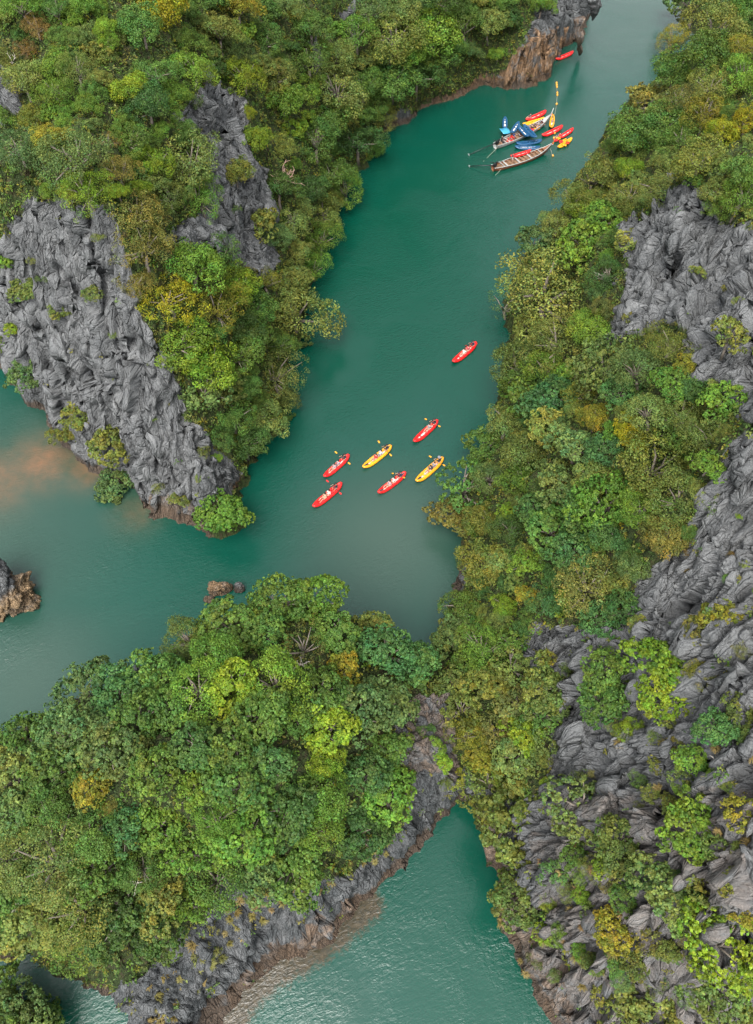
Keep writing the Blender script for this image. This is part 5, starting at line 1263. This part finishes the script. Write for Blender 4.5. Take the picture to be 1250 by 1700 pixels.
# folded mat
mb = MB(); c = np.array(U(839.5, 217, .9))
xs_ = np.linspace(-1, 1, 7); v = [(x * .95, yv * .75, .05 * math.sin(x * 3) + dz) for dz in (0, -.05) for yv in (-1, 0, 1) for x in xs_]
f = [(r * 7 + i, r * 7 + i + 1, (r + 1) * 7 + i + 1, (r + 1) * 7 + i) for r in (0, 1, 3, 4) for i in range(6)] + [(i, 21 + i, 22 + i, i + 1) for i in range(6)] + [(14 + i, 15 + i, 36 + i, 35 + i) for i in range(6)] + [(r * 7, (r + 1) * 7, 21 + (r + 1) * 7, 21 + r * 7) for r in (0, 1)] + [(r * 7 + 6, 27 + r * 7, 34 + r * 7, 13 + r * 7) for r in (0, 1)]
o = mb.add(v, f).build("folding_mat", M_LBLUE, None, loc=c, rot=(.15, .2, .5)); tag(o, "light blue mat spread over the kayak beside the grey boat's stern", "mat")
# people, life jackets and baggage on the boats
ppl = [(b1, L1, yaw1, .12, .10, 'stand', 'black', 'dark', "boatman in black standing at the grey boat's engine"), (b1, L1, yaw1, -.3, .17, 'sit', 'dark', 'dark', "seated person in dark clothes near the grey boat's engine"), (b1, L1, yaw1, .1, .24, 'sit', 'red', 'dark', "seated person in a red vest at the grey boat's stern, first of two"),
    (b1, L1, yaw1, .3, .31, 'sit', 'red', 'navy', "seated person in a red vest at the grey boat's stern, second of two"), (b1, L1, yaw1, -.3, .36, 'sit', 'blue', 'dark', "seated person in blue before the kayak stack"), (b1, L1, yaw1, .25, .42, 'sit', 'grey', 'dark', "seated person in grey before the kayak stack"),
    (b1, L1, yaw1, -.35, .70, 'sit', 'tan', 'dark', "seated person in tan ahead of the kayak stack"), (b1, L1, yaw1, .2, .73, 'sit', 'dark', 'skin', "seated person in dark top ahead of the kayak stack"), (b1, L1, yaw1, -.1, .79, 'sit', 'floral', 'dark', "seated person in floral top ahead of the kayak stack"), (b1, L1, yaw1, .3, .82, 'sit', 'navy', 'dark', "person in navy sitting near the grey boat's bow"),
    (b1, L1, yaw1, -.25, .89, 'sit', 'pinkred', 'dark', "person in pink-red sitting closest to the grey boat's bow"), (b2, L2, yaw2, -.2, .34, 'stand', 'dark', 'white', "boatman in dark shirt and white trousers in the brown boat")]
for bt, L, yw, x, t_, pose, sh, lg, lab in ppl:
    put_person(pose, on_boat(bt, L, yw, x, t_, .32), yw + R_.uniform(-.5, .5), sh, lg, lab, parent_group="people aboard the longtail boats")
def vest_mesh(mat):
    mb = MB()
    for s in (-1, 1): mb.box((s * .15, .04, .05), (.2, .5, .1), (0, .15 * s, 0))
    mb.box((0, -.26, .06), (.46, .16, .12)); th = np.linspace(.2, 2.94, 8)
    return mb.tube(np.stack([.17 * np.cos(th), -.22 - .12 * np.sin(th), .13 + 0 * th], 1), .05, 6).mesh("life_jacket", (mat,))
VEST = [vest_mesh(M_RED), vest_mesh(M_YEL)]
for i in range(9):
    t_ = .19 + .045 * i + (.26 if i > 3 else 0)
    o = link("life_jacket", VEST[0 if i < 6 else 1], loc=on_boat(b1, L1, yaw1, R_.uniform(-.55, .55), t_, .36), rot=(R_.uniform(-.3, .3), R_.uniform(-.3, .3), R_.uniform(0, 6)), scale=1.1)
    tag(o, ("red" if i < 6 else "orange") + " life jacket lying among the people in the grey longtail boat", "life jacket", ("red" if i < 6 else "orange") + " life jackets in the grey boat")
for i, (px, py) in enumerate(((923, 233), (927, 230), (931, 236), (938, 233), (942, 238), (936, 241))):
    o = link("life_jacket", VEST[i % 2], loc=U(px, py, .3), rot=(.2, .1, R_.uniform(0, 6)), scale=1.2); tag(o, ("red" if i % 2 == 0 else "orange") + " life jacket heaped on the canoes beyond the brown boat's bow", "life jacket", ("red" if i % 2 == 0 else "orange") + " life jackets on the canoes at the brown boat's bow")
for px, py, sh, lab, yw in ((879, 196, 'dark', "person in dark clothes in the red canoe at the grey boat's far side", 2.2), (916, 205, 'grey', "person in grey sitting in the yellow canoe across the grey boat's bow", .3), (928, 228, 'red', "person in red sitting in the upper canoe beyond the brown boat's bow", 2.0), (926, 97, 'navy', "paddler in navy in the red canoe by the cave", 2.4)):
    put_person('sit', U(px, py, .15), yw, sh, 'dark', lab, parent_group="people in moored canoes")
bag_me = MB().ball((0, 0, .14), (.24, .17, .16), 8, 6).tube([(-.15, 0, .26), (0, 0, .36), (.15, 0, .26)], .02, 5).mesh("bag", (M_BLK,))
for i in range(6):
    o = link("bag", bag_me, loc=on_boat(b1, L1, yaw1, R_.uniform(-.6, .6), (.14, .2, .33, .68, .76, .84)[i], .33), rot=(0, 0, R_.uniform(0, 6))); tag(o, "black bag stowed between the people in the grey longtail boat", "bag", "black bags in the grey boat")
# floats and ropes
for i, (px, py, lab) in enumerate(((923.7, 138.5, "topmost float of the buoy line, first of a trio"), (924, 142, "second float from the top of the buoy line"), (924.4, 145.5, "third float from the top of the buoy line"), (925, 155, "upper float of the pair in the buoy line"), (925, 158.8, "lower float of the pair in the buoy line"),
        (923.9, 173.7, "single float on the buoy line nearest the grey boat"), (920.5, 222, "upper yellow float off the brown boat's bow"), (919.6, 230, "lower yellow float off the brown boat's bow"), (917.5, 259.5, "double yellow float hanging from the brown boat's bow"))):
    o = MB().ball((0, 0, .12), (.2, .2, .2), 10, 7).tube([(0, 0, .3), (0, 0, .4)], .04, 6).build("buoy", M_BUOY, None, loc=U(px, py, 0)); tag(o, lab, "buoy", "yellow-orange floats")
def rope(pts, lab, sag=0.0, r=.03):
    P_ = [np.array(U(*p)) for p in pts]; Q = []
    for a, b in zip(P_[:-1], P_[1:]): Q += [a + (b - a) * t - np.array([0, 0, sag * 4 * t * (1 - t)]) for t in np.linspace(0, 1, 9)]
    tag(MB().tube(Q, r, 5).build("rope", M_ROPE), lab, "rope", "mooring ropes")
rope([(923.5, 136, .1), (925, 157, .1), (923.8, 174, .1), (921, 190, 1.8)], "buoy rope running from the grey boat's prow to the far cliff", .0)
rope([(826, 244, .7), (812, 258, .1), (802, 268, .02)], "pale rope slanting into the water from the grey boat's stern", .1)
rope([(834, 276, .6), (829, 284, .2), (822, 291, .02)], "rope slanting into the water from the brown boat's stern", .05)
rope([(914, 247, 1.4), (917.5, 259.5, .4)], "short rope from the brown boat's bow to its float", .05)
print("all", _t.time() - _t0, len(bpy.data.objects))

for o in bpy.data.objects:
    if o.get('label') and not 4 <= len(o['label'].split()) <= 16: print("LABEL", o.name, o['label'])
print("unique triangles", sum(sum(len(p.vertices) - 2 for p in m.polygons) for m in bpy.data.meshes if len(m.polygons) < 60000) + sum(2 * len(m.polygons) for m in bpy.data.meshes if len(m.polygons) >= 60000))
